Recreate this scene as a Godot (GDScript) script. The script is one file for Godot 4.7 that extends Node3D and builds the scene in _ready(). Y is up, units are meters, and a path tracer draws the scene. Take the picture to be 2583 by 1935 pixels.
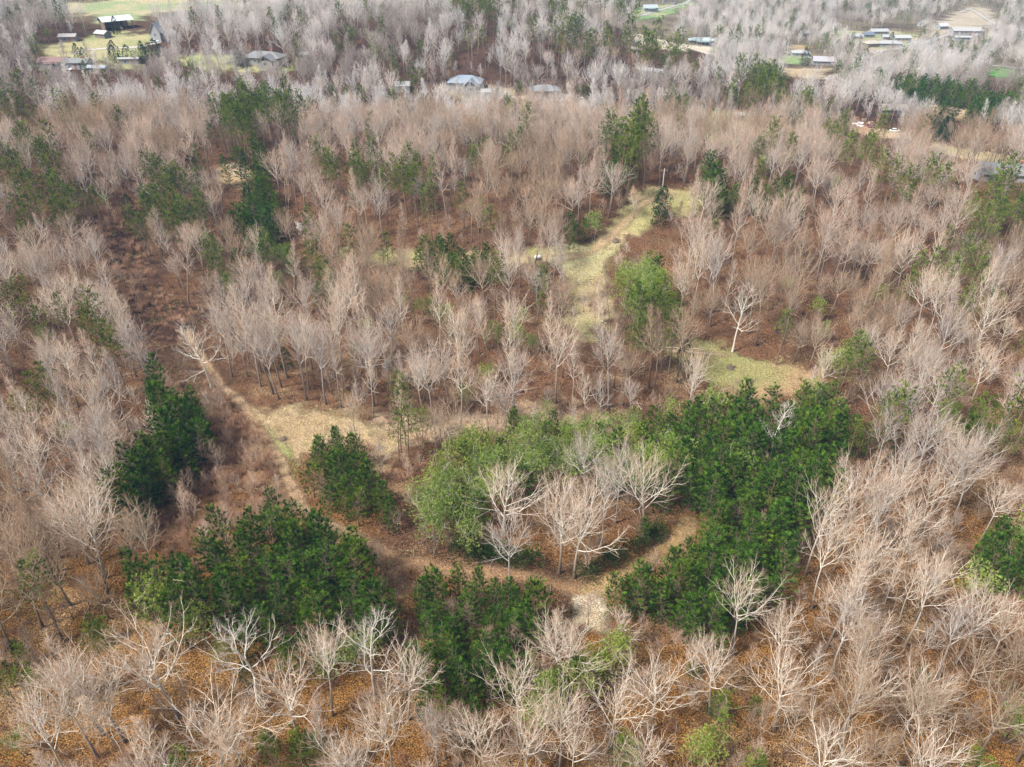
extends Node3D
# Winter woodland on rolling hills seen from the air: clearings, dirt tracks, pine stands, farmhouses beyond.

const ROWS = [-80, 60, 100, 135, 170, 215, 240, 275, 320, 370, 430, 480, 560, 700, 900, 1300, 2000, 3200]
const COLS = [-400, -150, -75, 0, 75, 150, 400]
const HT = [[4, 4, 2, 0, 0, 2, 4], [4, 4, 2, 0, 0, 2, 4], [6, 4, 1, 0, 0, 2, 4], [8, 8, -1, 0, 2, 5, 8], [8, 11, -4, 4, 6, 9, 10], [10, 11, -1, 12, 13, 14, 14], [12, 13, 6, 15, 16, 15, 12], [13, 13, 15, 15, 12, 10, 6], [16, 13, 8, 4, 6, 4, -2], [22, 19, 14, 12, 8, 2, -6], [26, 26, 26, 27, 18, 4, -8], [26, 27, 30, 31, 20, 0, -12], [25, 24, 24, 22, 8, -8, -15], [26, 24, 20, 5, -8, -14, -18], [26, 20, 10, 0, -8, -15, -18], [30, 20, 10, 10, 5, 0, -5], [60, 50, 50, 45, 45, 40, 40], [90, 80, 80, 75, 75, 70, 70]]
const CAM_H := 95.0
const PITCH := 33.0
const ORD = ["first", "second", "third", "fourth", "fifth", "sixth", "seventh", "eighth", "ninth", "tenth", "eleventh", "twelfth", "thirteenth", "fourteenth", "fifteenth", "sixteenth", "seventeenth", "eighteenth", "nineteenth", "twentieth", "twenty-first", "twenty-second", "twenty-third", "twenty-fourth", "twenty-fifth", "twenty-sixth", "twenty-seventh", "twenty-eighth", "twenty-ninth", "thirtieth"]

var rng := RandomNumberGenerator.new()
var nz := FastNoiseLite.new()
var names := {}
var M := {}


# ---------------------------------------------------------------- helpers
class Buf:
	var v := PackedVector3Array()
	var n := PackedVector3Array()
	var c := PackedColorArray()
	var i := PackedInt32Array()
	var uv := PackedVector2Array()

	func mesh() -> ArrayMesh:
		var a := []
		a.resize(Mesh.ARRAY_MAX)
		a[Mesh.ARRAY_VERTEX] = v
		a[Mesh.ARRAY_NORMAL] = n
		if c.size() == v.size():
			a[Mesh.ARRAY_COLOR] = c
		if uv.size() == v.size():
			a[Mesh.ARRAY_TEX_UV] = uv
		a[Mesh.ARRAY_INDEX] = i
		var m := ArrayMesh.new()
		m.add_surface_from_arrays(Mesh.PRIMITIVE_TRIANGLES, a)
		return m

	func add(o: Buf) -> void:
		var k := v.size()
		v.append_array(o.v)
		n.append_array(o.n)
		c.append_array(o.c)
		for q in o.i:
			i.append(q + k)

	# a tapered tube through pts, open at the base, closed to a point when the last radius is small
	func tube(pts: Array, rad: Array, sides: int, c0: Color, c1: Color) -> void:
		var k := v.size()
		var last := pts.size() - 1
		for j in pts.size():
			var dir: Vector3 = (pts[mini(j + 1, last)] - pts[maxi(j - 1, 0)]).normalized()
			var u := dir.cross(Vector3(0.31, 0.2, 0.93) if absf(dir.y) > 0.5 else Vector3.UP).normalized()
			var w := dir.cross(u)
			var col := c0.lerp(c1, float(j) / last)
			for s in sides:
				var t := TAU * s / sides
				var r: Vector3 = u * cos(t) + w * sin(t)
				v.append(pts[j] + r * rad[j])
				n.append(r)
				c.append(col)
		for j in last:
			for s in sides:
				var a := k + j * sides + s
				var b := k + j * sides + (s + 1) % sides
				i.append_array(PackedInt32Array([a, a + sides, b, b, a + sides, b + sides]))

	# a thin three-sided twig that ends in a point
	func twig(p: Vector3, d: Vector3, r: float, col: Color) -> void:
		var k := v.size()
		var dir := d.normalized()
		var u := dir.cross(Vector3(0.31, 0.2, 0.93) if absf(dir.y) > 0.5 else Vector3.UP).normalized()
		var w := dir.cross(u)
		for s in 3:
			var t := TAU * s / 3.0
			var q: Vector3 = u * cos(t) + w * sin(t)
			v.append(p + q * r)
			n.append(q)
			c.append(col)
		v.append(p + d)
		n.append(dir)
		c.append(col)
		i.append_array(PackedInt32Array([k, k + 3, k + 1, k + 1, k + 3, k + 2, k + 2, k + 3, k]))

	# one leaf or spray of needles: a long narrow triangle
	func blade(p: Vector3, d: Vector3, width: float, turn: float, col: Color) -> void:
		var k := v.size()
		var u := d.cross(Vector3(sin(turn), 0.4, cos(turn))).normalized()
		var nn := d.cross(u).normalized()
		if nn.y < 0:
			nn = -nn
		v.append_array(PackedVector3Array([p - u * width * 0.5, p + u * width * 0.5, p + d]))
		n.append_array(PackedVector3Array([nn, nn, nn]))
		c.append_array(PackedColorArray([col, col, col]))
		var g := (v[k + 1] - v[k]).cross(v[k + 2] - v[k])
		i.append_array(PackedInt32Array([k, k + 2, k + 1]) if g.dot(nn) > 0 else PackedInt32Array([k, k + 1, k + 2]))

	func quad(a: Vector3, b: Vector3, d: Vector3, e: Vector3, out: Vector3) -> void:
		var k := v.size()
		var g := (b - a).cross(d - a).normalized()
		v.append_array(PackedVector3Array([a, b, d, e]))
		var nn := g if g.dot(out) > 0 else -g
		n.append_array(PackedVector3Array([nn, nn, nn, nn]))
		i.append_array(PackedInt32Array([k, k + 2, k + 1, k, k + 3, k + 2]) if g.dot(out) > 0 else PackedInt32Array([k, k + 1, k + 2, k, k + 2, k + 3]))

	func tri(a: Vector3, b: Vector3, d: Vector3, out: Vector3) -> void:
		var k := v.size()
		var g := (b - a).cross(d - a).normalized()
		v.append_array(PackedVector3Array([a, b, d]))
		var nn := g if g.dot(out) > 0 else -g
		n.append_array(PackedVector3Array([nn, nn, nn]))
		i.append_array(PackedInt32Array([k, k + 2, k + 1]) if g.dot(out) > 0 else PackedInt32Array([k, k + 1, k + 2]))

	func box(lo: Vector3, hi: Vector3) -> void:
		var p := []
		for q in 8:
			p.append(Vector3(hi.x if q & 1 else lo.x, hi.y if q & 2 else lo.y, hi.z if q & 4 else lo.z))
		quad(p[0], p[2], p[6], p[4], Vector3.LEFT)
		quad(p[1], p[3], p[7], p[5], Vector3.RIGHT)
		quad(p[0], p[1], p[5], p[4], Vector3.DOWN)
		quad(p[2], p[3], p[7], p[6], Vector3.UP)
		quad(p[0], p[1], p[3], p[2], Vector3.FORWARD)
		quad(p[4], p[5], p[7], p[6], Vector3.BACK)


func cr(p0: float, p1: float, p2: float, p3: float, t: float) -> float:
	return p1 + 0.5 * t * (p2 - p0 + t * (2 * p0 - 5 * p1 + 4 * p2 - p3 + t * (3 * (p1 - p2) + p3 - p0)))


func seat(v: float, list: Array) -> Vector2:
	var q := clampf(v, list[0], list[-1] - 1e-6)
	var i := 0
	while i < list.size() - 2 and q >= list[i + 1]:
		i += 1
	return Vector2(i, (q - list[i]) / (list[i + 1] - list[i]))


# height of the land at x metres to the right and d metres ahead of the point under the camera
func land(x: float, d: float) -> float:
	var a := seat(d, ROWS)
	var b := seat(x, COLS)
	var i := int(a.x)
	var j := int(b.x)
	var q := [0.0, 0.0, 0.0, 0.0]
	for k in 4:
		var r = HT[clampi(i + k - 1, 0, ROWS.size() - 1)]
		q[k] = cr(r[clampi(j - 1, 0, 6)], r[j], r[clampi(j + 1, 0, 6)], r[clampi(j + 2, 0, 6)], b.y)
	return cr(q[0], q[1], q[2], q[3], a.y) + 1.1 * sin(x * .031 + 1) * sin(d * .027) + .45 * sin(x * .09) * sin(d * .083 + 2)


func at(x: float, d: float, lift := 0.0) -> Vector3:
	return Vector3(x, land(x, d) + lift, -d)


func screen_x(p: Vector3) -> float:
	var a := deg_to_rad(PITCH)
	return p.x / (-p.z * cos(a) - (p.y - CAM_H) * sin(a))


func in_view(x: float, d: float, m := 1.0) -> bool:
	var zc := d * cos(deg_to_rad(PITCH)) + (CAM_H - 8.0) * sin(deg_to_rad(PITCH))
	return absf(x) < 0.66 * zc * (1.0 + 0.07 * m) + 14.0 * m and d > 44.0 - 6.0 * m


func numbered(called: String) -> String:
	var k: int = names.get(called, 0)
	names[called] = k + 1
	return called if k == 0 else "%s_%03d" % [called, k]


func thing(called: String, label: String, category: String, where: Vector3, turn := 0.0, group := "") -> Node3D:
	var o := Node3D.new()
	o.name = numbered(called)
	add_child(o)
	o.position = where
	o.rotation.y = turn
	o.set_meta("label", label)
	o.set_meta("category", category)
	if group:
		o.set_meta("group", group)
	return o


func part(called: String, mesh: Mesh, mat: Material, parent: Node3D) -> MeshInstance3D:
	var o := MeshInstance3D.new()
	o.name = called
	o.mesh = mesh
	o.material_override = mat
	parent.add_child(o, true)
	return o


func struct(called: String, mesh: Mesh, mat: Material, label: String) -> MeshInstance3D:
	var o := MeshInstance3D.new()
	o.name = numbered(called)
	o.mesh = mesh
	o.material_override = mat
	add_child(o)
	o.set_meta("kind", "structure")
	o.set_meta("label", label)
	return o


func mat(c: Color, rough := 0.9, tinted := false) -> StandardMaterial3D:
	var m := StandardMaterial3D.new()
	m.albedo_color = c.linear_to_srgb()
	m.roughness = rough
	m.metallic_specular = 0.25
	m.vertex_color_use_as_albedo = tinted
	return m


func lin(r: float, g: float, b: float) -> Color:
	return Color(r, g, b)


# ---------------------------------------------------------------- plants
func path_of(r: RandomNumberGenerator, p: Vector3, d: Vector3, length: float, n: int, up: float, wob: float) -> Array:
	var pts := [p]
	var dir := d.normalized()
	for k in n:
		dir = (dir + Vector3(r.randf_range(-wob, wob), r.randf_range(-wob, wob) + up, r.randf_range(-wob, wob))).normalized()
		p += dir * length / n
		pts.append(p)
	return pts


func along(pts: Array, t: float) -> Vector3:
	var f := clampf(t, 0, 0.9999) * (pts.size() - 1)
	var i := int(f)
	return pts[i].lerp(pts[i + 1], f - i)


func tapers(r0: float, r1: float, n: int) -> Array:
	var out := []
	for k in n + 1:
		out.append(lerpf(r0, r1, pow(float(k) / n, 0.8)))
	return out


func aside(r: RandomNumberGenerator, d: Vector3, ang: float, az: float) -> Vector3:
	var u := d.cross(Vector3(0.21, 0.33, 0.9)).normalized()
	var w := d.cross(u).normalized()
	return (d * cos(ang) + (u * cos(az) + w * sin(az)) * sin(ang)).normalized()


# a leafless broadleaf tree: trunk, main limbs, and a crown of branches and twigs; leaf adds specks of young or dead leaf
func bare(style: String, sd: int, coarse := false) -> Dictionary:
	var r := RandomNumberGenerator.new()
	r.seed = sd
	var S = {
		"oak": {"h": 19.0, "fork": .32, "lead": .60, "limbs": 12, "ang": 1.0, "len": .42, "rad": .30, "sub": 6, "tw": 6, "up": .15, "wob": .21},
		"vase": {"h": 21.0, "fork": .44, "lead": .70, "limbs": 11, "ang": .76, "len": .38, "rad": .26, "sub": 6, "tw": 6, "up": .13, "wob": .15},
		"poplar": {"h": 24.0, "fork": .45, "lead": .96, "limbs": 15, "ang": 1.0, "len": .18, "rad": .23, "sub": 5, "tw": 5, "up": .20, "wob": .13},
		"snag": {"h": 22.0, "fork": .30, "lead": .80, "limbs": 10, "ang": 1.15, "len": .30, "rad": .33, "sub": 5, "tw": 5, "up": .10, "wob": .32},
		"small": {"h": 10.0, "fork": .25, "lead": .75, "limbs": 7, "ang": .75, "len": .36, "rad": .11, "sub": 6, "tw": 6, "up": .16, "wob": .14},
	}[style]
	var pale := lin(.62, .575, .51)
	var bark := lin(.13, .10, .08)
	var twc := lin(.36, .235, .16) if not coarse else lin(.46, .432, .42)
	if style == "snag":
		pale = lin(.62, .58, .53)
		bark = lin(.52, .48, .43)
		twc = lin(.46, .40, .36)
	var trunk := Buf.new()
	var crown := Buf.new()
	var limbs := []
	var ends := []
	var lead := path_of(r, Vector3.ZERO, Vector3(r.randf_range(-.05, .05), 1, r.randf_range(-.05, .05)), S.h * S.lead, 9, .05, .05 if style != "snag" else .11)
	lead[0].y -= 0.6
	var rr := tapers(S.rad, S.rad * (.22 if style != "poplar" else .08), 9)
	rr[0] *= 1.35
	trunk.tube(lead, rr, 7, bark, pale)
	var az := r.randf() * TAU
	for k in S.limbs:
		var t: float = k / float(S.limbs - 1)
		var tt: float = lerpf(S.fork, S.lead * 0.985, t) / S.lead
		az += 2.4 + r.randf_range(-.4, .4)
		var ang: float = S.ang * lerpf(1.1, .42, t) * r.randf_range(.85, 1.15)
		var ln: float = S.h * S.len * lerpf(1.05, .72, t) * r.randf_range(.75, 1.15)
		if style == "poplar":
			ln = S.h * S.len * lerpf(1.0, .38, t) * r.randf_range(.7, 1.2)
		var lb := Buf.new()
		var r0: float = maxf(S.rad * lerpf(.37, .22, t), .036)
		var pts := path_of(r, along(lead, tt), Vector3(cos(az) * sin(ang), cos(ang), sin(az) * sin(ang)), ln, 6, S.up, S.wob)
		lb.tube(pts, tapers(r0, r0 * .3, 6), 5, pale.lerp(bark, .2), pale)
		limbs.append(lb)
		var a2 := r.randf() * TAU
		for s in S.sub:
			var u: float = lerpf(.22, 1.0, s / float(S.sub - 1))
			a2 += 2.4
			var d1: Vector3 = (along(pts, u) - along(pts, u - .12)).normalized()
			var d2 := aside(r, d1, r.randf_range(.45, .95) if s < S.sub - 1 else .15, a2)
			var l2: float = ln * lerpf(.62, .38, u) * r.randf_range(.7, 1.2)
			var p2 := path_of(r, along(pts, u), d2, l2, 3, .13, S.wob)
			var r2: float = maxf(r0 * lerpf(.5, .32, u), .037)
			crown.tube(p2, tapers(r2, r2 * .45, 3), 4, pale, pale.lerp(twc, .15))
			var n3 := 4
			for q in n3:
				var w: float = lerpf(.25, 1.0, q / float(n3 - 1))
				var d3 := aside(r, (along(p2, w) - along(p2, w - .2)).normalized(), r.randf_range(.4, .9) if q < n3 - 1 else .2, r.randf() * TAU)
				var l3: float = l2 * lerpf(.6, .42, w) * r.randf_range(.7, 1.3)
				var p3 := path_of(r, along(p2, w), d3, l3, 2, .12, S.wob)
				crown.tube(p3, tapers(.027, .013, 2), 3, pale.lerp(twc, .2), pale.lerp(twc, .7))
				for e in (S.tw if not coarse else 2):
					var z := r.randf_range(.15, 1.0)
					var d4 := aside(r, d3, r.randf_range(.3, .9), r.randf() * TAU) + Vector3(0, .22, 0)
					crown.twig(along(p3, z), d4 * r.randf_range(.45, 1.15) * (1.0 if style != "small" else .6), .0105 if not coarse else .03, twc.lerp(pale, r.randf() * .35))
					if e % 2 == 0:
						ends.append(along(p3, z) + d4 * .5)
	return {"h": S.h, "trunk": trunk, "limbs": limbs, "crown": crown, "ends": ends}


func leafed(t: Dictionary, sd: int, cols: Array, size: float, per: int, spread: float) -> Dictionary:
	var r := RandomNumberGenerator.new()
	r.seed = sd
	var leaf := Buf.new()
	for e in t.ends:
		var tone := r.randf()
		var col: Color = cols[0].lerp(cols[1], tone)
		for k in per:
			var d := Vector3(r.randf_range(-1, 1), r.randf_range(-.3, 1), r.randf_range(-1, 1)).normalized()
			leaf.blade(e + d * r.randf() * spread, d * size * r.randf_range(.7, 1.3), size * .6, r.randf() * TAU, col.lerp(cols[2], r.randf() * .4))
	t.leaf = leaf
	return t


func tuft(b: Buf, r: RandomNumberGenerator, p: Vector3, d: Vector3, n: int, ln: float, wd: float, col: Color, open: float) -> void:
	for k in n:
		var q := (d + Vector3(r.randf_range(-1, 1), r.randf_range(-.7, 1), r.randf_range(-1, 1)) * open).normalized()
		var c := col * r.randf_range(.75, 1.3)
		b.blade(p - q * ln * .2, q * ln * r.randf_range(.7, 1.25), wd, r.randf() * TAU, Color(c.r, c.g, c.b))


func young_pine(sd: int, h: float, rmax: float, low: float, round_: float) -> Dictionary:
	var r := RandomNumberGenerator.new()
	r.seed = sd
	var trunk := Buf.new()
	var crown := Buf.new()
	var lead := path_of(r, Vector3.ZERO, Vector3.UP, h * .97, 6, .06, .05)
	lead[0].y -= .5
	trunk.tube(lead, tapers(.15, .02, 6), 6, lin(.16, .12, .09), lin(.2, .14, .1))
	var y := h * low
	var az := 0.0
	while y < h * .96:
		var t := (y - h * low) / (h * (1 - low))
		var reach := rmax * pow(1 - t, round_) * (0.6 + 0.4 * minf(1.0, t * 4.0)) + .3
		var n := 6 if t < .75 else 4
		for k in n:
			az += 2.4
			var ln := reach * r.randf_range(.6, 1.2)
			var p0 := along(lead, y / (h * .97)) + Vector3(0, r.randf_range(-.3, .3), 0)
			var d := Vector3(cos(az), lerpf(.05, .9, t), sin(az)).normalized()
			var pts := path_of(r, p0, d, ln, 3, .09, .1)
			crown.tube(pts, [.035, .028, .02, .01], 3, lin(.17, .12, .09), lin(.2, .15, .1))
			var tone := pow(r.randf(), 1.6)
			var col := lin(.014, .05, .006).lerp(lin(.145, .235, .03), tone)
			for q in maxi(2, int(ln / .75)):
				var u := lerpf(1.0, .45, q / maxf(1.0, ln / .75))
				var side := Vector3(r.randf_range(-1, 1), r.randf_range(-.2, .4), r.randf_range(-1, 1)) * .3 * (1.0 if q else .2)
				tuft(crown, r, along(pts, u) + side, (d + Vector3(0, .7, 0)).normalized(), 40, .55, .05, col, .9)
		y += h * .062
	tuft(crown, r, lead[-1], Vector3.UP, 16, .65, .13, lin(.08, .17, .035), .6)
	return {"h": h, "trunk": trunk, "crown": crown}


func tall_pine(sd: int, h: float, low: float, rmax: float) -> Dictionary:
	var r := RandomNumberGenerator.new()
	r.seed = sd
	var trunk := Buf.new()
	var crown := Buf.new()
	var lead := path_of(r, Vector3.ZERO, Vector3.UP, h * .97, 8, .04, .05)
	lead[0].y -= .6
	trunk.tube(lead, tapers(.24, .04, 8), 6, lin(.17, .125, .1), lin(.24, .16, .11))
	var az := r.randf() * TAU
	for k in 6:   # dead stubs below the crown
		az += 2.1
		var p := along(lead, r.randf_range(.25, low))
		crown.twig(p, Vector3(cos(az), .1, sin(az)) * r.randf_range(.8, 2.2), .035, lin(.26, .22, .19))
	var n := 30
	for k in n:
		var t := k / float(n - 1)
		az += 2.4 + r.randf_range(-.5, .5)
		var reach := rmax * (1.15 - t * .75) * r.randf_range(.55, 1.15)
		var p0 := along(lead, lerpf(low, 1.0, t))
		var d := Vector3(cos(az), lerpf(.1, .8, t), sin(az)).normalized()
		var pts := path_of(r, p0, d, reach, 3, .1, .14)
		crown.tube(pts, [.05, .04, .03, .015], 4, lin(.2, .15, .11), lin(.22, .16, .11))
		var col := lin(.035, .078, .011).lerp(lin(.2, .27, .035), pow(r.randf(), 1.3))
		for q in 9:
			var u := r.randf_range(.45, 1.05)
			var off := Vector3(r.randf_range(-1, 1), r.randf_range(-.4, .8), r.randf_range(-1, 1)) * reach * .3
			tuft(crown, r, along(pts, u) + off, (d + Vector3(0, .8, 0)).normalized(), 24, .5, .06, col, .9)
	return {"h": h, "trunk": trunk, "crown": crown}


# a round headed young tree in fine pale leaf over several thin stems
func round_tree(sd: int, h: float, w: float) -> Dictionary:
	var r := RandomNumberGenerator.new()
	r.seed = sd
	var trunk := Buf.new()
	var crown := Buf.new()
	for k in 3:
		var a := TAU * k / 3.0 + r.randf()
		var pts := path_of(r, Vector3(cos(a) * .2, -.4, sin(a) * .2), Vector3(cos(a) * .22, 1, sin(a) * .22), h * .85, 6, .05, .07)
		trunk.tube(pts, tapers(.11, .03, 6), 5, lin(.2, .16, .13), lin(.36, .31, .26))
		for q in 9:
			var d := Vector3(r.randf_range(-1, 1), r.randf_range(.2, 1.1), r.randf_range(-1, 1)).normalized()
			var u := r.randf_range(.4, 1)
			crown.tube(path_of(r, along(pts, u), d, w * .32, 3, .1, .15), [.035, .028, .02, .01], 3, lin(.42, .37, .3), lin(.4, .35, .28))
	var lobes := []
	for k in 9:
		var a := k * 2.4
		var e := k / 8.0
		lobes.append([Vector3(cos(a) * w * .3 * (1 - e * .55), h * lerpf(.45, .84, e), sin(a) * w * .3 * (1 - e * .55)), w * r.randf_range(.2, .29), r.randf()])
	for l in lobes:
		for k in 40:
			var d := Vector3(r.randf_range(-1, 1), r.randf_range(-.6, 1), r.randf_range(-1, 1)).normalized()
			var p: Vector3 = l[0] + d * l[1] * pow(r.randf(), .35)
			var col := lin(.08, .13, .022).lerp(lin(.36, .43, .11), clampf(l[2] * .5 + r.randf() * .6, 0, 1))
			tuft(crown, r, p, d + Vector3(0, .4, 0), 20, .36, .085, col, 1.0)
	return {"h": h, "trunk": trunk, "crown": crown}


func cedar(sd: int, h: float, rmax: float) -> Dictionary:
	var r := RandomNumberGenerator.new()
	r.seed = sd
	var trunk := Buf.new()
	var crown := Buf.new()
	trunk.tube([Vector3(0, -.4, 0), Vector3(0, h * .5, 0), Vector3(.05, h * .9, 0)], [.16, .1, .03], 6, lin(.2, .15, .11), lin(.2, .15, .11))
	for k in 420:
		var t := pow(r.randf(), 1.25)
		var a := r.randf() * TAU
		var rad := rmax * pow(sin(clampf(1.0 - t, 0.0, 1.0) * 2.2), .8) * (1.0 + .18 * sin(a * 3 + t * 9) + .12 * sin(a * 5 + sd))
		var f := sqrt(r.randf_range(.45, 1.0))
		var p := Vector3(cos(a) * rad * f, h * (.05 + .93 * t), sin(a) * rad * f)
		tuft(crown, r, p, Vector3(cos(a), .9, sin(a)).normalized(), 12, .42, .085, lin(.03, .06, .026).lerp(lin(.052, .09, .03), r.randf()), .7)
	return {"h": h, "trunk": trunk, "crown": crown}


func bush(sd: int, h: float, w: float, evergreen: bool) -> Dictionary:
	var r := RandomNumberGenerator.new()
	r.seed = sd
	var trunk := Buf.new()
	var crown := Buf.new()
	for k in (26 if not evergreen else 9):
		var a := r.randf() * TAU
		var pts := path_of(r, Vector3(cos(a), 0, sin(a)) * r.randf() * w * .4 + Vector3(0, -.1, 0), Vector3(cos(a) * w * .5 / h * r.randf_range(.4, 1.2), 1, sin(a) * w * .5 / h * r.randf_range(.4, 1.2)), h * r.randf_range(.35, 1.15), 3, .04, .22)
		var col := lin(.27, .165, .11).lerp(lin(.16, .095, .06), r.randf())
		trunk.tube(pts, [.03, .022, .016, .01], 3, col, col)
		if evergreen:
			continue
		for q in 11:
			var d := Vector3(r.randf_range(-1, 1), r.randf_range(.1, 1.3), r.randf_range(-1, 1)).normalized()
			crown.twig(along(pts, r.randf_range(.3, 1)), d * r.randf_range(.35, .9), .014, col * r.randf_range(.85, 1.25))
	if evergreen:
		for k in 150:
			var d := Vector3(r.randf_range(-1, 1), r.randf_range(-.35, 1), r.randf_range(-1, 1)).normalized()
			var f := pow(r.randf(), .4) * (1 + .25 * sin(d.x * 5 + sd) * cos(d.z * 4))
			tuft(crown, r, Vector3(d.x * w * .5 * f, h * .45 + d.y * h * .5 * f, d.z * w * .5 * f), d + Vector3(0, .4, 0), 11, .34, .11, lin(.035, .065, .02).lerp(lin(.085, .115, .035), r.randf()), .8)
	return {"h": h, "trunk": trunk, "crown": crown}


# branches that have dropped and lie on the leaf litter
func dropped(sd: int) -> Dictionary:
	var r := RandomNumberGenerator.new()
	r.seed = sd
	var trunk := Buf.new()
	var crown := Buf.new()
	var pts := path_of(r, Vector3(-1.4, .1, 0), Vector3(1, .03, .1), 2.8, 5, .0, .22)
	for p in pts.size():
		pts[p].y = .08 + .07 * (p % 2)
	trunk.tube(pts, tapers(.07, .02, 5), 5, lin(.3, .25, .2), lin(.36, .3, .25))
	for k in 12:
		crown.twig(along(pts, r.randf_range(.2, 1)), Vector3(r.randf_range(-.3, 1), r.randf_range(.02, .35), r.randf_range(-1, 1)).normalized() * r.randf_range(.4, 1.1), .022, lin(.34, .28, .23))
	return {"h": 1.0, "trunk": trunk, "crown": crown}


# meshes of a plant in the forms that are used: parts for those that stand near, one mesh for the mass far off
func forms(t: Dictionary, style: String) -> Dictionary:
	var out := {"h": t.h, "style": style, "trunk": t.trunk.mesh(), "limbs": []}
	var whole := Buf.new()
	whole.add(t.trunk)
	var c := Buf.new()
	if t.has("limbs"):
		out.twigs = t.crown.mesh()
		for l in t.limbs:
			out.limbs.append(l.mesh())
			c.add(l)
	c.add(t.crown)
	if t.has("leaf"):
		out.leaf = t.leaf.mesh()
		whole.add(t.leaf)
	whole.add(c)
	out.crown = c.mesh()
	out.whole = whole.mesh()
	return out


# ---------------------------------------------------------------- ground
func drape(called: String, label: String, lo: Vector2, hi: Vector2, step: float, lift: float, inside: Callable, color: Callable) -> void:
	var b := Buf.new()
	var nx := int((hi.x - lo.x) / step) + 1
	var nd := int((hi.y - lo.y) / step) + 1
	var al := PackedFloat32Array()
	for j in nd:
		for k in nx:
			var x := lo.x + k * step
			var d := lo.y + j * step
			al.append(clampf((inside as Callable).call(x, d), 0.0, 1.0))
	var id := PackedInt32Array()
	id.resize(nx * nd)
	id.fill(-1)
	var nrm := func(x: float, d: float) -> Vector3:
		return Vector3(land(x - 1, d) - land(x + 1, d), 2.0, land(x, d + 1) - land(x, d - 1)).normalized()
	for j in nd - 1:
		for k in nx - 1:
			var q := j * nx + k
			if al[q] + al[q + 1] + al[q + nx] + al[q + nx + 1] < .01:
				continue
			var f := []
			for o in [q, q + 1, q + nx, q + nx + 1]:
				if id[o] < 0:
					id[o] = b.v.size()
					var x: float = lo.x + (o % nx) * step
					var d: float = lo.y + (o / nx) * step
					b.v.append(at(x, d, lift))
					b.n.append(nrm.call(x, d))
					b.uv.append(Vector2(x, d) / 13.0)
					var c: Color = (color as Callable).call(x, d)
					c.a = al[o]
					b.c.append(c)
				f.append(id[o])
			b.i.append_array(PackedInt32Array([f[0], f[2], f[1], f[1], f[2], f[3]]))
	if b.v.size():
		struct(called, b.mesh(), M.soil, label)


func poly(list: Array) -> PackedVector2Array:
	var p := PackedVector2Array()
	for k in list.size() / 2:
		p.append(Vector2(list[2 * k], list[2 * k + 1]))
	return p


func bounds(p: PackedVector2Array, m: float) -> Rect2:
	var b := Rect2(p[0], Vector2.ZERO)
	for q in p:
		b = b.expand(q)
	return b.grow(m)


func seg_dist(q: Vector2, p: PackedVector2Array, closed: bool) -> float:
	var best := 1e9
	for k in p.size() - (0 if closed else 1):
		best = minf(best, q.distance_to(Geometry2D.get_closest_point_to_segment(q, p[k], p[(k + 1) % p.size()])))
	return best


func field(called: String, label: String, list: Array, edge: float, step: float, lift: float, c0: Color, c1: Color) -> void:
	var p := poly(list)
	var b := bounds(p, edge * 2)
	drape(called, label, b.position, b.end, step, lift, func(x, d):
		var q := Vector2(x, d)
		var s := seg_dist(q, p, true) * (1.0 if Geometry2D.is_point_in_polygon(q, p) else -1.0)
		return smoothstep(-edge, edge, s + (nz.get_noise_2d(x * 6, d * 6) + .5 * nz.get_noise_2d(x * 22, d * 22)) * edge * 3.0) * .97,
		func(x, d): return c0.lerp(c1, smoothstep(-.25, .3, nz.get_noise_2d(x * 3 + 70, d * 3) + .35 * nz.get_noise_2d(x * 14, d * 14))))
	opens.append([p, b])


func track(called: String, label: String, list: Array, width: float, edge: float, step: float, lift: float, c0: Color, c1: Color, keep := true) -> void:
	var p := poly(list)
	var b := bounds(p, width + edge * 2)
	drape(called, label, b.position, b.end, step, lift, func(x, d):
		var s := width * .5 - seg_dist(Vector2(x, d), p, false)
		return smoothstep(-edge, edge, s + nz.get_noise_2d(x * 9, d * 9) * edge * 1.3) * .97,
		func(x, d):
			var s := seg_dist(Vector2(x, d), p, false)
			return c0.lerp(c1, clampf(absf(s - width * .22) / (width * .3) + nz.get_noise_2d(x * 8, d * 8) * .6, 0, 1)))
	if keep:
		lanes.append([p, b, width * .5 + 1.2])


var opens := []
var lanes := []
var veils := []      # where a tall crown would hide something the place shows from afar
var stands := []


func blocked(x: float, d: float, tall: bool) -> bool:
	var q := Vector2(x, d)
	for o in opens:
		if o[1].has_point(q) and Geometry2D.is_point_in_polygon(q, o[0]):
			return true
	for o in lanes:
		if o[1].has_point(q) and seg_dist(q, o[0], false) < o[2]:
			return true
	if tall:
		for o in veils:
			if o[1].has_point(q) and Geometry2D.is_point_in_polygon(q, o[0]):
				return true
	for h in homes:
		if q.distance_to(h) < 7.0:
			return true
	return false


var homes := []


func ground_color(x: float, d: float) -> Color:
	var n := nz.get_noise_2d(x * 2.2, d * 2.2)
	var f := nz.get_noise_2d(x * 11 + 300, d * 11)
	var near := lin(.37, .185, .06)
	var mid := lin(.26, .138, .078)
	var far := lin(.17, .1, .07)
	var c := near.lerp(mid, smoothstep(75.0, 125.0, d + n * 40)).lerp(far, smoothstep(210.0, 420.0, d)).lerp(lin(.4, .33, .21), smoothstep(440.0, 600.0, d))
	c = c.lerp(lin(.15, .09, .06), clampf(.6 * smoothstep(-.05, .4, n + f * .7), 0, 1))
	c = c.lerp(lin(.5, .33, .18), clampf(.6 * smoothstep(.1, .45, f - n * .4), 0, 1) * smoothstep(260.0, 120.0, d))
	return c


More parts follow.
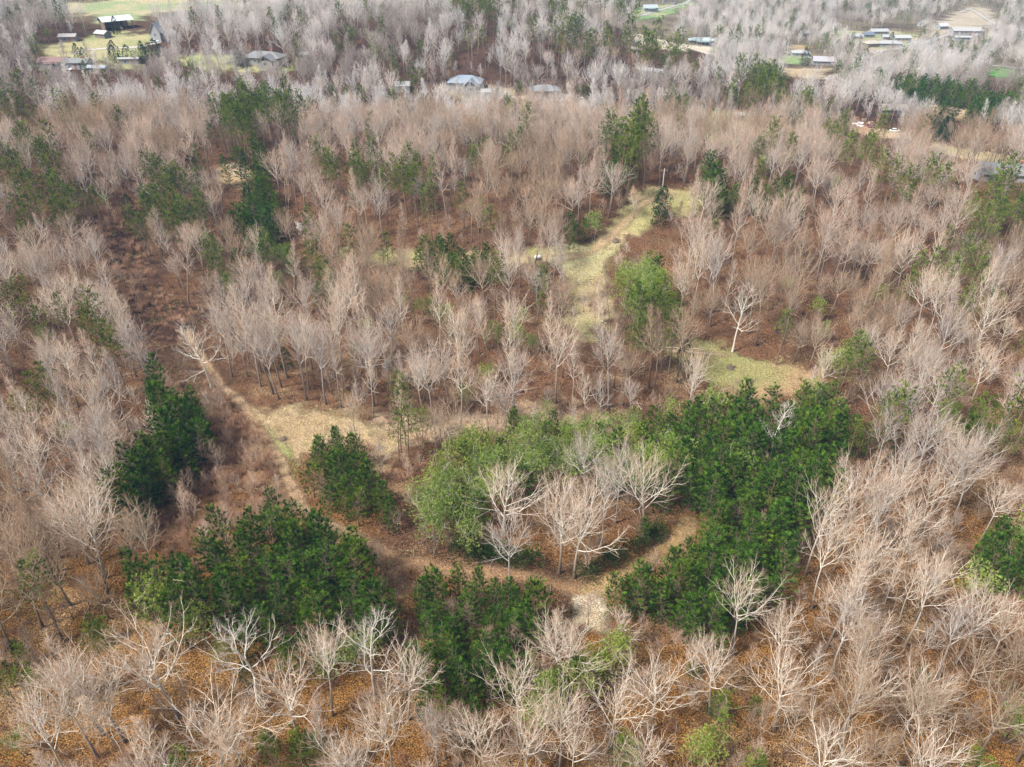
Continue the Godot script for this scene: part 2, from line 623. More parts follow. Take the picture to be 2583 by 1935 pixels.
func litter_texture(dark: float) -> ImageTexture:
	var r := RandomNumberGenerator.new()
	r.seed = 5
	var n := 1024
	var im := Image.create(n, n, false, Image.FORMAT_RGB8)
	im.fill(Color(.8 - dark * .35, .79 - dark * .35, .77 - dark * .35))
	for k in 34000:
		var v := r.randf_range(.62 - dark * .5, 1.0) if r.randf() < .72 else r.randf_range(.55 - dark * .7, .62 - dark * .4)
		var w := r.randi_range(4, 11) if k % 7 else r.randi_range(8, 18)
		var h := r.randi_range(4, 11) if k % 7 else r.randi_range(8, 18)
		var warm := r.randf_range(-.05, .05)
		im.fill_rect(Rect2i(r.randi_range(0, n - 1), r.randi_range(0, n - 1), w, h), Color(clampf(v + warm, 0, 1), v, clampf(v - warm, 0, 1)))
	return ImageTexture.create_from_image(im)


func build_ground() -> void:
	var b := Buf.new()
	var ds := []
	var d := -60.0
	while d < 3200.0:
		ds.append(d)
		d += maxf(2.2, absf(d) * .012) if d > 30 else 9.0
	var nx := 190
	for q in ds:
		var half: float = 120.0 + maxf(q, 0.0) * .95
		for k in nx + 1:
			var x: float = lerpf(-half, half, k / float(nx))
			b.v.append(at(x, q))
			b.n.append(Vector3(land(x - 1, q) - land(x + 1, q), 2.0, land(x, q + 1) - land(x, q - 1)).normalized())
			b.uv.append(Vector2(x, q) / 13.0)
			b.c.append(ground_color(x, q))
	for j in ds.size() - 1:
		for k in nx:
			var a := j * (nx + 1) + k
			b.i.append_array(PackedInt32Array([a, a + nx + 1, a + 1, a + 1, a + nx + 1, a + nx + 2]))
	struct("ground", b.mesh(), M.ground, "rolling woodland floor covered in brown leaf litter")


# ---------------------------------------------------------------- planting
var kinds := {}      # kind -> list of plants {x, d, v, s, turn, tone, style}
var forms_of := {}
var taken := {}
var greens := {}
const EVERGREEN = ["young_pine", "tall_pine", "budding_tree", "cedar_tree"]


func before_green(x: float, d: float) -> bool:
	for k in 4:
		if greens.has(Vector2i(int(floor(x / 4.0)), int(floor((d + 3.0 + k * 4.0) / 4.0)))):
			return true
	return false


func claim(x: float, d: float, gap: float) -> bool:
	var g := Vector2i(int(floor(x / 4.0)), int(floor(d / 4.0)))
	var m := int(ceil(gap / 4.0))
	for i in range(-m, m + 1):
		for j in range(-m, m + 1):
			for o in taken.get(g + Vector2i(i, j), []):
				if Vector2(x, d).distance_to(o) < gap:
					return false
	if not taken.has(g):
		taken[g] = []
	taken[g].append(Vector2(x, d))
	return true


func plant(kind: String, x: float, d: float, variant: int, scale_: float, tone: int, label := "") -> void:
	if not kinds.has(kind):
		kinds[kind] = []
	if kind in EVERGREEN and d < 420.0:
		greens[Vector2i(int(floor(x / 4.0)), int(floor(d / 4.0)))] = true
	kinds[kind].append({"x": x, "d": d, "v": variant, "s": scale_, "turn": rng.randf() * TAU, "tall": rng.randf_range(.86, 1.14), "lean": Vector2(rng.randf_range(-.07, .07), rng.randf_range(-.07, .07)), "tone": tone, "label": label})


func pick(kind: String, styles: Array) -> int:
	var want: String = styles[rng.randi() % styles.size()]
	var ok := []
	for k in forms_of[kind].size():
		if forms_of[kind][k].style == want:
			ok.append(k)
	return ok[rng.randi() % ok.size()]


func stand(list: Array, gap: float, mix: Dictionary, scale_lo: float, scale_hi: float) -> void:
	var p := poly(list)
	var b := bounds(p, 0)
	if b.position.y < 270.0:
		gap *= .74
	var d := b.position.y
	while d < b.end.y:
		var x := b.position.x
		while x < b.end.x:
			var q := Vector2(x + rng.randf_range(-.45, .45) * gap, d + rng.randf_range(-.45, .45) * gap)
			x += gap
			if not Geometry2D.is_point_in_polygon(q, p) or not in_view(q.x, q.y) or blocked(q.x, q.y, false):
				continue
			if b.position.y < 130.0 and (on_lane(q.x, q.y + 2.5) or on_lane(q.x, q.y + 4.5)):
				continue
			var roll := rng.randf()
			for kind in mix:
				roll -= mix[kind]
				if roll < 0:
					if claim(q.x, q.y, gap * .55):
						var k := rng.randf_range(scale_lo, scale_hi)
						if kind == "bare_tree":
							plant(kind, q.x, q.y, pick(kind, ["small", "vase", "poplar"]), rng.randf_range(.5, .75), rng.randi() % 4)
						elif kind == "budding_tree":
							plant(kind, q.x, q.y, rng.randi() % 3, k * .95, rng.randi() % 4)
						else:
							plant(kind, q.x, q.y, rng.randi() % forms_of[kind].size(), k, rng.randi() % 4)
					break
		d += gap
	stands.append([p, b])


func on_lane(x: float, d: float) -> bool:
	var q := Vector2(x, d)
	for o in lanes:
		if o[1].has_point(q) and seg_dist(q, o[0], false) < o[2]:
			return true
	return false


func in_stand(x: float, d: float) -> bool:
	var q := Vector2(x, d)
	for o in stands:
		if o[1].has_point(q) and Geometry2D.is_point_in_polygon(q, o[0]):
			return true
	return false


func veil(list: Array) -> void:
	var p := poly(list)
	veils.append([p, bounds(p, 0)])


func grow_wood() -> void:
	var sparse := []
	for l in SPARSE:
		var p := poly(l)
		sparse.append([p, bounds(p, 0)])
	var d := 40.0
	while d < 1350.0:
		var gap := 4.1 if d < 150 else (4.5 if d < 300 else (5.4 if d < 480 else (6.4 if d < 700 else 8.5)))
		var half := 0.71 * (d * .84 + 50) + 16
		var x := -half
		while x < half:
			var px := x + rng.randf_range(-.48, .48) * gap
			var pd := d + rng.randf_range(-.48, .48) * gap
			x += gap
			if not in_view(px, pd) or blocked(px, pd, false) or in_stand(px, pd):
				continue
			if blocked(px, pd, true):
				if rng.randf() < .22 and pd < 300 and claim(px, pd, gap * .6):
					plant("bare_tree", px, pd, pick("bare_tree", ["small"]), rng.randf_range(.45, .75), rng.randi() % 4)
				continue
			var thin := false
			for o in sparse:
				if o[1].has_point(Vector2(px, pd)) and Geometry2D.is_point_in_polygon(Vector2(px, pd), o[0]):
					thin = true
			var n := nz.get_noise_2d(px * 1.5 + 900, pd * 1.5)
			if before_green(px, pd) and rng.randf() < .8:
				continue
			if thin and rng.randf() < (.12 if pd < 300 else .45):
				continue
			if not claim(px, pd, gap * (.62 if not thin else .7)):
				continue
			var green := .025 + .12 * smoothstep(.1, .35, nz.get_noise_2d(px * 2.3 - 500, pd * 2.3))
			if d < 130:
				green *= .4
			elif d > 300:
				green = green * 1.9 + .02
			var roll := rng.randf()
			if roll < green:
				plant("tall_pine", px, pd, rng.randi() % forms_of.tall_pine.size(), rng.randf_range(.7, 1.0), rng.randi() % 4)
			elif roll < green + .025:
				plant("budding_tree", px, pd, rng.randi() % forms_of.budding_tree.size(), rng.randf_range(.45, .8), rng.randi() % 4)
			elif roll < green + .034 and d > 130:
				plant("cedar_tree", px, pd, rng.randi() % forms_of.cedar_tree.size(), rng.randf_range(.6, 1.0), rng.randi() % 4)
			else:
				var st := ["oak", "vase", "vase", "poplar", "oak", "small"]
				if thin:
					st = ["poplar", "vase", "vase", "small", "poplar"]
				elif n > .15:
					st = ["vase", "poplar", "vase", "small"]
				var tone := (0 if rng.randf() < .55 else 1) if d < 175 else (2 if rng.randf() < .7 else 1)
				if thin and pd > 300:
					tone = 3
				if n < -.18:
					tone = 3
				if pd < 300:
					plant("bare_tree", px, pd, pick("bare_tree", st), (rng.randf_range(.52, .86) if not thin else rng.randf_range(.62, 1.0)), tone)
				else:
					plant("far_tree", px, pd, pick("far_tree", st), rng.randf_range(.62, .92), tone)
		d += gap
	# understorey
	d = 40.0
	while d < 430.0:
		var gap := 2.5 + d * .009
		var half := 0.69 * (d * .84 + 50) + 6
		var x := -half
		while x < half:
			var px := x + rng.randf_range(-.5, .5) * gap
			var pd := d + rng.randf_range(-.5, .5) * gap
			x += gap
			if pd < 190 and in_view(px, pd, .5) and rng.randf() < .3 and not blocked(px, pd, false):
				plant("fallen_branch", px + 1.0, pd + .7, rng.randi() % 2, rng.randf_range(.6, 1.4), rng.randi() % 4)
			if in_view(px, pd, .5) and rng.randf() < .8 and not blocked(px, pd, false):
				if rng.randf() < .6:
					plant("underbrush", px, pd, rng.randi() % 3, rng.randf_range(.35, 1.0), rng.randi() % 4)
				else:
					plant("sapling", px, pd, rng.randi() % 2, rng.randf_range(.4, .75), rng.randi() % 4)
		d += gap


func thicket(list: Array, gap: float, lo: float, hi: float) -> void:
	var p := poly(list)
	var b := bounds(p, 0)
	var d := b.position.y
	while d < b.end.y:
		var x := b.position.x
		while x < b.end.x:
			var q := Vector2(x + rng.randf_range(-.5, .5) * gap, d + rng.randf_range(-.5, .5) * gap)
			x += gap
			if Geometry2D.is_point_in_polygon(q, p):
				plant("underbrush", q.x, q.y, rng.randi() % 3, rng.randf_range(lo, hi), 4 if rng.randf() < .7 else rng.randi() % 4)
				if rng.randf() < .05:
					plant("sapling", q.x, q.y, rng.randi() % 2, rng.randf_range(.35, .6), rng.randi() % 4)
		d += gap


# ---------------------------------------------------------------- telling the trees apart
const SIZE_WORDS = ["small", "medium", "tall"]


func near_mark(x: float, d: float) -> String:
	var best := 1e9
	var word := ""
	for m in MARKS:
		var e := Vector2(x, d).distance_to(Vector2(m[1], m[2])) / (20.0 + d * .12)
		if e < best:
			best = e
			word = m[0]
	return word


func put_out(kind: String, category: String, group: String, most: int) -> void:
	var list: Array = kinds.get(kind, [])
	var seen := []
	var rest := []
	for t in list:
		(seen if in_view(t.x, t.d, -.15) else rest).append(t)
	seen.sort_custom(func(a, b): return (1e6 if a.label else 0.0) + a.s * forms_of[kind][a.v].h / (a.d + 60) > (1e6 if b.label else 0.0) + b.s * forms_of[kind][b.v].h / (b.d + 60))
	rest.append_array(seen.slice(most))
	seen = seen.slice(0, most)
	var tell := {}
	for k in seen.size():
		var t = seen[k]
		t.rank = k
		var f = forms_of[kind][t.v]
		var h: float = f.h * t.s
		var say: String = WORDS[kind].get(f.style, WORDS[kind].get("", ""))
		var size: String = "tall" if h > WORDS[kind].big else ("small" if h < WORDS[kind].low else "medium")
		var tone: String = WORDS[kind].tones[t.tone]
		t.say = [size + " " + say + " " + tone, near_mark(t.x, t.d)]
		var key: String = t.say[0] + t.say[1]
		if not tell.has(key):
			tell[key] = []
		tell[key].append(t)
	for key in tell:
		var l: Array = tell[key]
		l.sort_custom(func(a, b): return screen_x(at(a.x, a.d)) < screen_x(at(b.x, b.d)))
		for k in l.size():
			if not l[k].label:
				l[k].label = l[k].say[0] + (", " if l.size() == 1 else ", %s from left " % ORD[mini(k, 29)]) + l[k].say[1]
	for t in seen:
		var f = forms_of[kind][t.v]
		var o := thing(kind if kind != "bare_tree" else {"oak": "spreading_bare_tree", "vase": "upright_bare_tree", "poplar": "slender_bare_tree", "snag": "white_bare_tree", "small": "young_bare_tree"}[f.style], t.label, category, at(t.x, t.d), t.turn, group)
		o.rotation = Vector3(t.lean.x, t.turn, t.lean.y)
		o.scale = Vector3(t.s, t.s * t.tall, t.s)
		var m: Material = M[kind][t.tone]
		part("trunk", f.trunk, m, o)
		if kind == "bare_tree" and t.rank < 110:
			for l in f.limbs:
				part("limb", l, m, o)
			part("crown", f.twigs, m, o)
		else:
			part("crown", f.crown, m, o)
		if f.has("leaf"):
			part("leaves", f.leaf, M[kind + "_leaf"] if M.has(kind + "_leaf") else m, o)
	mass(kind, rest)


func mass(kind: String, rest: Array) -> void:
	if rest.is_empty():
		return
	var root: Node3D
	if MASS.has(kind):
		root = Node3D.new()
		root.name = MASS[kind][0]
		add_child(root)
		root.set_meta("label", MASS[kind][1])
		root.set_meta("category", MASS[kind][2])
		root.set_meta("kind", "stuff")
	for v in forms_of[kind].size():
		var l := []
		for t in rest:
			if t.v == v:
				l.append(t)
		if l.is_empty():
			continue
		var mm := MultiMesh.new()
		mm.transform_format = MultiMesh.TRANSFORM_3D
		mm.use_colors = true
		mm.mesh = forms_of[kind][v].whole
		mm.instance_count = l.size()
		for k in l.size():
			var t = l[k]
			mm.set_instance_transform(k, Transform3D(Basis.from_euler(Vector3(t.lean.x, t.turn, t.lean.y)) * Basis.from_scale(Vector3(t.s, t.s * t.tall, t.s)), at(t.x, t.d)))
			var c: Color = M[kind][t.tone].albedo_color.srgb_to_linear()
			mm.set_instance_color(k, c * rng.randf_range(.85, 1.15))
		var o := MultiMeshInstance3D.new()
		o.name = MASS[kind][3]
		o.multimesh = mm
		o.material_override = M.plant
		o.set_meta("kind", "stuff")
		root.add_child(o, true)


# ---------------------------------------------------------------- buildings
func gable_roof(w: float, l: float, h: float, rise: float, over: float, thick: float) -> Buf:
	var b := Buf.new()
	for s in [-1.0, 1.0]:
		var e := Vector3(0, h - over * rise / (w * .5), s * (w * .5 + over))
		var r := Vector3(0, h + rise, 0)
		var x := Vector3(l * .5 + over, 0, 0)
		var t := Vector3(0, thick, 0)
		b.quad(e - x + t, e + x + t, r + x + t, r - x + t, Vector3(0, 1, s))
		b.quad(e - x, e + x, r + x, r - x, Vector3(0, -1, -s))
		b.quad(e - x, e + x, e + x + t, e - x + t, Vector3(0, 0, s))
		for q in [-1.0, 1.0]:
			b.quad(e + x * q, r + x * q, r + x * q + t, e + x * q + t, Vector3(q, 0, 0))
	return b


func hip_roof(w: float, l: float, h: float, rise: float, over: float, thick: float) -> Buf:
	var b := Buf.new()
	var X := l * .5 + over
	var Z := w * .5 + over
	var rx := maxf(X - Z, .3)
	var y := h
	var t := Vector3(0, thick, 0)
	for s in [-1.0, 1.0]:
		b.quad(Vector3(-X, y, s * Z) + t, Vector3(X, y, s * Z) + t, Vector3(rx, h + rise, 0) + t, Vector3(-rx, h + rise, 0) + t, Vector3(0, 1, s))
		b.tri(Vector3(s * X, y, -Z) + t, Vector3(s * X, y, Z) + t, Vector3(s * rx, h + rise, 0) + t, Vector3(s, 1, 0))
		b.quad(Vector3(-X, y, s * Z), Vector3(X, y, s * Z), Vector3(X, y, s * Z) + t, Vector3(-X, y, s * Z) + t, Vector3(0, 0, s))
		b.quad(Vector3(s * X, y, -Z), Vector3(s * X, y, Z), Vector3(s * X, y, Z) + t, Vector3(s * X, y, -Z) + t, Vector3(s, 0, 0))
	b.quad(Vector3(-X, y, -Z), Vector3(X, y, -Z), Vector3(X, y, Z), Vector3(-X, y, Z), Vector3.DOWN)
	return b


func box_mesh(lo: Vector3, hi: Vector3) -> ArrayMesh:
	var b := Buf.new()
	b.box(lo, hi)
	return b.mesh()


func window(o: Node3D, c: Vector3, half: Vector3, out: Vector3) -> void:
	var f := part("window", box_mesh(c - half, c + half), M.white, o)
	var inner := half - Vector3(.09, .09, .09) * (Vector3.ONE - out.abs())
	part("pane", box_mesh(c - inner + out * .012, c + inner + out * .012), M.glass, f)
	if half.y > .3:
		part("muntin", box_mesh(c - Vector3(inner.x, .03, inner.z) + out * .022, c + Vector3(inner.x, .03, inner.z) + out * .022), M.white, f)


# a house of walls, roof, windows, door and chimney; long side along its own x
func house(called: String, label: String, where: Vector2, turn: float, w: float, l: float, h: float, rise: float, roof: String, wall_c: Color, roof_c: Color, extra := "") -> void:
	var o := thing(called, label, "house" if called.contains("house") else called.get_slice("_", called.get_slice_count("_") - 1), at(where.x, where.y), deg_to_rad(turn))
	var wm := mat(wall_c, .85)
	var rm := mat(roof_c, .5 if extra.contains("metal") else .9)
	var b := Buf.new()
	var X := l * .5
	var Z := w * .5
	for s in [-1.0, 1.0]:
		b.quad(Vector3(-X, -1.5, s * Z), Vector3(X, -1.5, s * Z), Vector3(X, h, s * Z), Vector3(-X, h, s * Z), Vector3(0, 0, s))
		b.quad(Vector3(s * X, -1.5, -Z), Vector3(s * X, -1.5, Z), Vector3(s * X, h, Z), Vector3(s * X, h, -Z), Vector3(s, 0, 0))
		if roof == "gable":
			b.tri(Vector3(s * X, h, -Z), Vector3(s * X, h, Z), Vector3(s * X, h + rise, 0), Vector3(s, 0, 0))
	part("wall", b.mesh(), wm, o)
	var top := part("roof", (gable_roof(w, l, h, rise, .45, .16) if roof == "gable" else hip_roof(w, l, h, rise, .5, .16)).mesh(), rm, o)
	var wins := int(l / 3.6)
	for s in [-1.0, 1.0]:
		for k in wins:
			var x := lerpf(-X + 1.6, X - 1.6, (k + .5) / wins)
			if k == wins / 2 and s > 0:
				part("door", box_mesh(Vector3(x - .5, 0, s * Z + .002), Vector3(x + .5, 2.1, s * Z + .06)), M.door, o)
			else:
				window(o, Vector3(x, h - 1.2, s * Z), Vector3(.62, .62, .05), Vector3(0, 0, s))
		window(o, Vector3(s * X, h - 1.2, 0), Vector3(.05, .62, .62), Vector3(s, 0, 0))
	if extra.contains("chimney"):
		part("chimney", box_mesh(Vector3(X * .4, h, -.4), Vector3(X * .4 + .9, h + rise + 1.0, .4)), M.brick, top)
	if extra.contains("porch"):
		part("porch_roof", box_mesh(Vector3(-X * .5, h - .5, Z + .05), Vector3(X * .5, h - .3, Z + 2.6)), rm, o)
		for k in 4:
			var x := lerpf(-X * .46, X * .46, k / 3.0)
			part("porch_post", box_mesh(Vector3(x - .08, -1, Z + 2.3), Vector3(x + .08, h - .5, Z + 2.46)), M.white, o)
	if extra.contains("wing"):
		var g := gable_roof(l * .4, w * .75, h * .98, rise * .9, .4, .15)
		var wing := part("wing_roof", g.mesh(), rm, o)
		wing.position = Vector3(X * .45, 0, Z + w * .22)
		wing.rotation.y = PI / 2
		part("wing_wall", box_mesh(Vector3(X * .45 - l * .19, -1.5, Z), Vector3(X * .45 + l * .19, h * .97, Z + w * .58)), wm, o)
		window(o, Vector3(X * .45, h - 1.3, Z + w * .58), Vector3(.8, .6, .05), Vector3(0, 0, 1))
	homes.append(where)


func car(label: String, where: Vector2, turn: float, c: Color) -> void:
	var o := thing("parked_car", label, "car", at(where.x, where.y), deg_to_rad(turn))
	var m := mat(c, .35)
	var b := Buf.new()
	var prof := [[-2.15, .45, .78], [-1.3, .4, .95], [1.2, .4, .92], [2.1, .45, .7]]
	for k in 3:
		var a = prof[k]
		var e = prof[k + 1]
		for s in [-1.0, 1.0]:
			b.quad(Vector3(a[0], a[1], s * .86), Vector3(e[0], e[1], s * .86), Vector3(e[0], e[2], s * .82), Vector3(a[0], a[2], s * .82), Vector3(0, 0, s))
		b.quad(Vector3(a[0], a[2], -.82), Vector3(e[0], e[2], -.82), Vector3(e[0], e[2], .82), Vector3(a[0], a[2], .82), Vector3.UP)
		b.quad(Vector3(a[0], a[1], -.86), Vector3(e[0], e[1], -.86), Vector3(e[0], e[1], .86), Vector3(a[0], a[1], .86), Vector3.DOWN)
	b.quad(Vector3(-2.15, .45, -.86), Vector3(-2.15, .45, .86), Vector3(-2.15, .78, .82), Vector3(-2.15, .78, -.82), Vector3.LEFT)
	b.quad(Vector3(2.1, .45, -.86), Vector3(2.1, .45, .86), Vector3(2.1, .7, .82), Vector3(2.1, .7, -.82), Vector3.RIGHT)
	part("body", b.mesh(), m, o)
	var g := Buf.new()
	var lo := [-1.75, .95, .8]
	for s in [-1.0, 1.0]:
		g.quad(Vector3(-1.8, .93, s * .78), Vector3(1.0, .93, s * .78), Vector3(.35, 1.4, s * .6), Vector3(-1.3, 1.4, s * .6), Vector3(0, 0, s))
	g.quad(Vector3(-1.8, .93, -.78), Vector3(-1.8, .93, .78), Vector3(-1.3, 1.4, .6), Vector3(-1.3, 1.4, -.6), Vector3.LEFT)
	g.quad(Vector3(1.0, .93, -.78), Vector3(1.0, .93, .78), Vector3(.35, 1.4, .6), Vector3(.35, 1.4, -.6), Vector3.RIGHT)
	part("window", g.mesh(), M.glass, o)
	part("roof", box_mesh(Vector3(-1.32, 1.4, -.61), Vector3(.37, 1.46, .61)), m, o)
	for x in [-1.35, 1.3]:
		for s in [-1.0, 1.0]:
			var w := CylinderMesh.new()
			w.top_radius = .34
			w.bottom_radius = .34
			w.height = .2
			w.radial_segments = 12
			var k := part("wheel", w, M.rubber, o)
			k.position = Vector3(x, .34, s * .8)
			k.rotation.x = PI / 2
			var rim := CylinderMesh.new()
			rim.top_radius = .2
			rim.bottom_radius = .2
			rim.height = .21
			rim.radial_segments = 10
			part("rim", rim, M.white, k)


func log_lying(label: String, a: Vector2, b: Vector2, r: float, c: Color) -> void:
	var o := thing("fallen_log", label, "log", at(a.x, a.y), 0, "logs lying on the leaf litter")
	var pts := []
	for k in 7:
		var q := a.lerp(b, k / 6.0)
		pts.append(at(q.x, q.y, r * .7 + .25 * sin(k * 2.0)) - o.position)
	var t := Buf.new()
	t.tube(pts, tapers(r, r * .45, 6), 7, c, c)
	part("stem", t.mesh(), M.plant, o)
	var br := Buf.new()
	for k in 9:
		var p := along(pts, rng.randf_range(.5, 1))
		br.twig(p, Vector3(rng.randf_range(-1, 1), rng.randf_range(.2, 1), rng.randf_range(-1, 1)) * 1.6, .06, c)
	part("branch", br.mesh(), M.plant, o)


func pole(label: String, where: Vector2, h: float, c: Color) -> void:
	var o := thing("utility_pole", label, "pole", at(where.x, where.y))
	var t := Buf.new()
	t.tube([Vector3(0, -.5, 0), Vector3(0, h * .5, 0), Vector3(0, h, 0)], [.19, .16, .13], 8, c, c)
	part("shaft", t.mesh(), M.plant, o)
	part("crossarm", box_mesh(Vector3(-1.0, h - .75, -.06), Vector3(1.0, h - .6, .06)), M.wood, o)
	for x in [-.85, 0.0, .85]:
		part("insulator", box_mesh(Vector3(x - .05, h - .6, -.05), Vector3(x + .05, h - .42, .05)), M.white, o)


func barn(label: String, where: Vector2, turn: float) -> void:
	var o := thing("pole_barn", label, "barn", at(where.x, where.y), deg_to_rad(turn))
	part("roof", gable_roof(9.5, 15.0, 4.6, 1.7, .7, .12).mesh(), mat(lin(.42, .44, .45), .45), o)
	for k in 5:
		for s in [-1.0, 1.0]:
			var x := lerpf(-7.2, 7.2, k / 4.0)
			part("post", box_mesh(Vector3(x - .13, -1.5, s * 4.6 - .13), Vector3(x + .13, 4.6, s * 4.6 + .13)), M.wood, o)
	for k in 12:
		var x := lerpf(-7.0, 7.0, (k + .5) / 12.0)
		part("board", box_mesh(Vector3(x - .52, -1.2, -4.45), Vector3(x + .52, 4.4 - .1 * (k % 3), -4.38)), M.wood if k % 3 else M.wood_dark, o)
	for k in 6:
		var z := lerpf(-4.0, 4.0, (k + .5) / 6.0)
		part("board", box_mesh(Vector3(-7.06, -1.2, z - .6), Vector3(-7.0, 4.9, z + .6)), M.wood if k % 2 else M.wood_dark, o)
	homes.append(where)
	for k in 7:
		var q := where + Vector2(-5.0 + k * 1.65, 0.4 * (k % 2)).rotated(deg_to_rad(-turn))
		var hb := thing("hay_bale", "round tan hay bale under the white roofed barn, %s from left" % ORD[k], "hay bale", at(q.x, q.y), deg_to_rad(turn), "hay bales stored in the barn")
		var cm := CylinderMesh.new()
		cm.top_radius = .75
		cm.bottom_radius = .75
		cm.height = 1.4
		cm.radial_segments = 14
		var bale := part("roll", cm, M.straw, hb)
		bale.position.y = .75
		bale.rotation.x = PI / 2
		var cord := CylinderMesh.new()
		cord.top_radius = .757
		cord.bottom_radius = .757
		cord.height = .06
		cord.radial_segments = 14
		var tie := part("cord", cord, M.wood_dark, hb)
		tie.position.y = .75
		tie.rotation.x = PI / 2


# ---------------------------------------------------------------- the place
const SPARSE = [
	[-66.9,181.9,-40.4,171.5,-12.2,169.9,17.1,179.8,37.0,178.2,40.4,156.3,45.5,139.4,28.6,133.3,-9.9,124.6,-18.5,118.2,-40.3,136.6,-54.2,136.5],
	[47.2,197.8,66.2,192.8,85.3,179.4,76.6,153.1,68.2,149.0,49.3,157.7,40.5,163.2],
	[-126.8,224.5,-114.9,228.7,-86.9,191.4,-71.7,181.6,-62.4,165.4,-75.7,178.7,-92.6,177.0,-108.9,189.3],
	[-120.5,376.8,-65.8,379.3,-22.2,365.2,40.9,366.2,97.3,372.4,90.7,341.6,37.8,332.2,-21.6,351.2,-62.7,356.3,-112.9,346.0],
	[75.7,347.6,162.5,349.5,142.4,301.4,102.6,289.9,70.6,320.4],
	[-230.2,367.9,-167.1,365.4,-116.2,359.4,-111.7,341.4,-155.8,335.3,-216.5,341.3],
	[-62.2,242.2,-22.5,234.2,13.1,227.7,12.1,203.5,-27.5,210.1,-53.6,218.3],
]

const MARKS = [
	["by the dry grass clearing", -40.9,129.9], ["in brush below the clearing", -46.3,107.8], ["by the brush at lower left", -56.6,99.0],
	["along the brown gully trail", -80.2,164.3], ["by the brown gully's head", -108.4,206.6], ["by the bare earth strip", -18.0,82.3],
	["by the curving dirt track", -8.7,88.8], ["by the straight pine track", 24.1,92.0], ["by the sandy track junction", 12.8,81.7],
	["on the brown slope's left", -52.9,155.0], ["on the brown slope's middle", -19.0,154.6], ["on the brown slope's right", 16.3,151.5],
	["by the long green meadow", 18.9,189.3], ["by the narrow meadow strip", -37.9,206.2], ["by the hilltop pole meadow", 45.9,222.7],
	["by the right hand meadow", 55.4,147.1], ["above the right hand meadow", 60.6,169.0], ["in grey woods right of slope", 90.9,172.5],
	["by the right edge, midway", 110.4,161.0], ["behind the big pine stand", 78.5,138.1], ["right of the big pine stand", 68.3,110.8],
	["at right edge beside pines", 88.2,111.0], ["by the right edge shrubs", 75.4,85.6], ["in the lower right wood", 55.9,79.2],
	["near the bottom right corner", 60.6,62.9], ["along bottom, right of center", 36.7,62.4], ["below the big pine stand", 33.8,75.9],
	["below the sandy track junction", 14.4,67.6], ["along the bottom, center", -0.4,59.6], ["below the central pine clump", -9.3,66.7],
	["along bottom, left of center", -23.6,61.1], ["below the left pine stand", -33.7,71.9], ["left of the left pine stand", -63.8,82.9],
	["near the bottom left corner", -59.4,59.5], ["along the bottom, left quarter", -42.5,59.6], ["by the lower left edge", -73.0,78.5],
	["in woods left of brush", -79.1,106.3], ["on the gully's left bank", -86.1,133.1], ["by the left edge, midway", -107.8,146.8],
	["left of the gully head", -115.6,178.4], ["by the upper left pines", -138.9,218.5], ["right of the gully head", -92.7,213.2],
	["by the small round clearing", -93.2,256.0], ["between gully and brown slope", -74.4,191.2], ["behind the meadow strip", -29.0,225.6],
	["behind the long green meadow", 15.5,219.3], ["right of the hilltop meadow", 77.0,205.9], ["on the far middle ridge", -16.8,265.6],
	["on the far right ridge", 98.7,233.6], ["on the far left ridge", -140.6,276.0], ["inside the budding stand", -4.8,109.6], ["between the two tracks", 14.0,100.0],
	["inside the big pine stand", 45.5,116.1], ["inside the lower pine stand", 34.6,91.0], ["inside the left pine stand", -37.5,86.9], ["inside the central pine clump", -1.8,80.2],
	["by the clearing's pine clump", -31.6,111.2], ["in pine row left of brush", -66.8,119.8], ["by the upper left farm", -190.6,398.5], ["by the blue roofed house", -20.1,365.5],
	["in the upper right valley", 253.5,611.5], ["by the junk strewn yard", 155.4,352.5], ["along the top, center", -1.5,445.6],
]

const WORDS = {
	"bare_tree": {"oak": "spreading bare tree", "vase": "upright bare tree", "poplar": "slender bare tree", "snag": "crooked bare tree", "small": "young bare tree", "big": 19.5, "low": 12.0, "tones": ["with cream limbs", "with grey limbs", "with pinkish twigs", "with brown twigs"]},
	"young_pine": {"": "dense pine", "big": 10.5, "low": 7.0, "tones": ["deep green", "mid green", "yellowish green", "bluish green"]},
	"tall_pine": {"": "high crowned pine", "big": 17.0, "low": 12.0, "tones": ["dark green", "mid green", "olive green", "yellowish green"]},
	"budding_tree": {"": "budding tree", "big": 13.0, "low": 8.0, "tones": ["pale olive", "grey green", "yellow green", "sage green"]},
	"cedar_tree": {"": "dense cedar", "big": 7.5, "low": 5.0, "tones": ["dark green", "blackish green", "deep green", "brownish green"]},
	"evergreen_shrub": {"": "leafy evergreen shrub", "big": 3.6, "low": 2.2, "tones": ["dark green", "mid green", "olive", "deep green"]},
	"blossom_tree": {"": "blossoming tree", "big": 7.0, "low": 4.0, "tones": ["white", "white", "white", "cream"]},
	"rusty_tree": {"": "tree with dead leaves", "big": 10.0, "low": 6.0, "tones": ["orange", "pale orange", "peach", "tan"]},
}

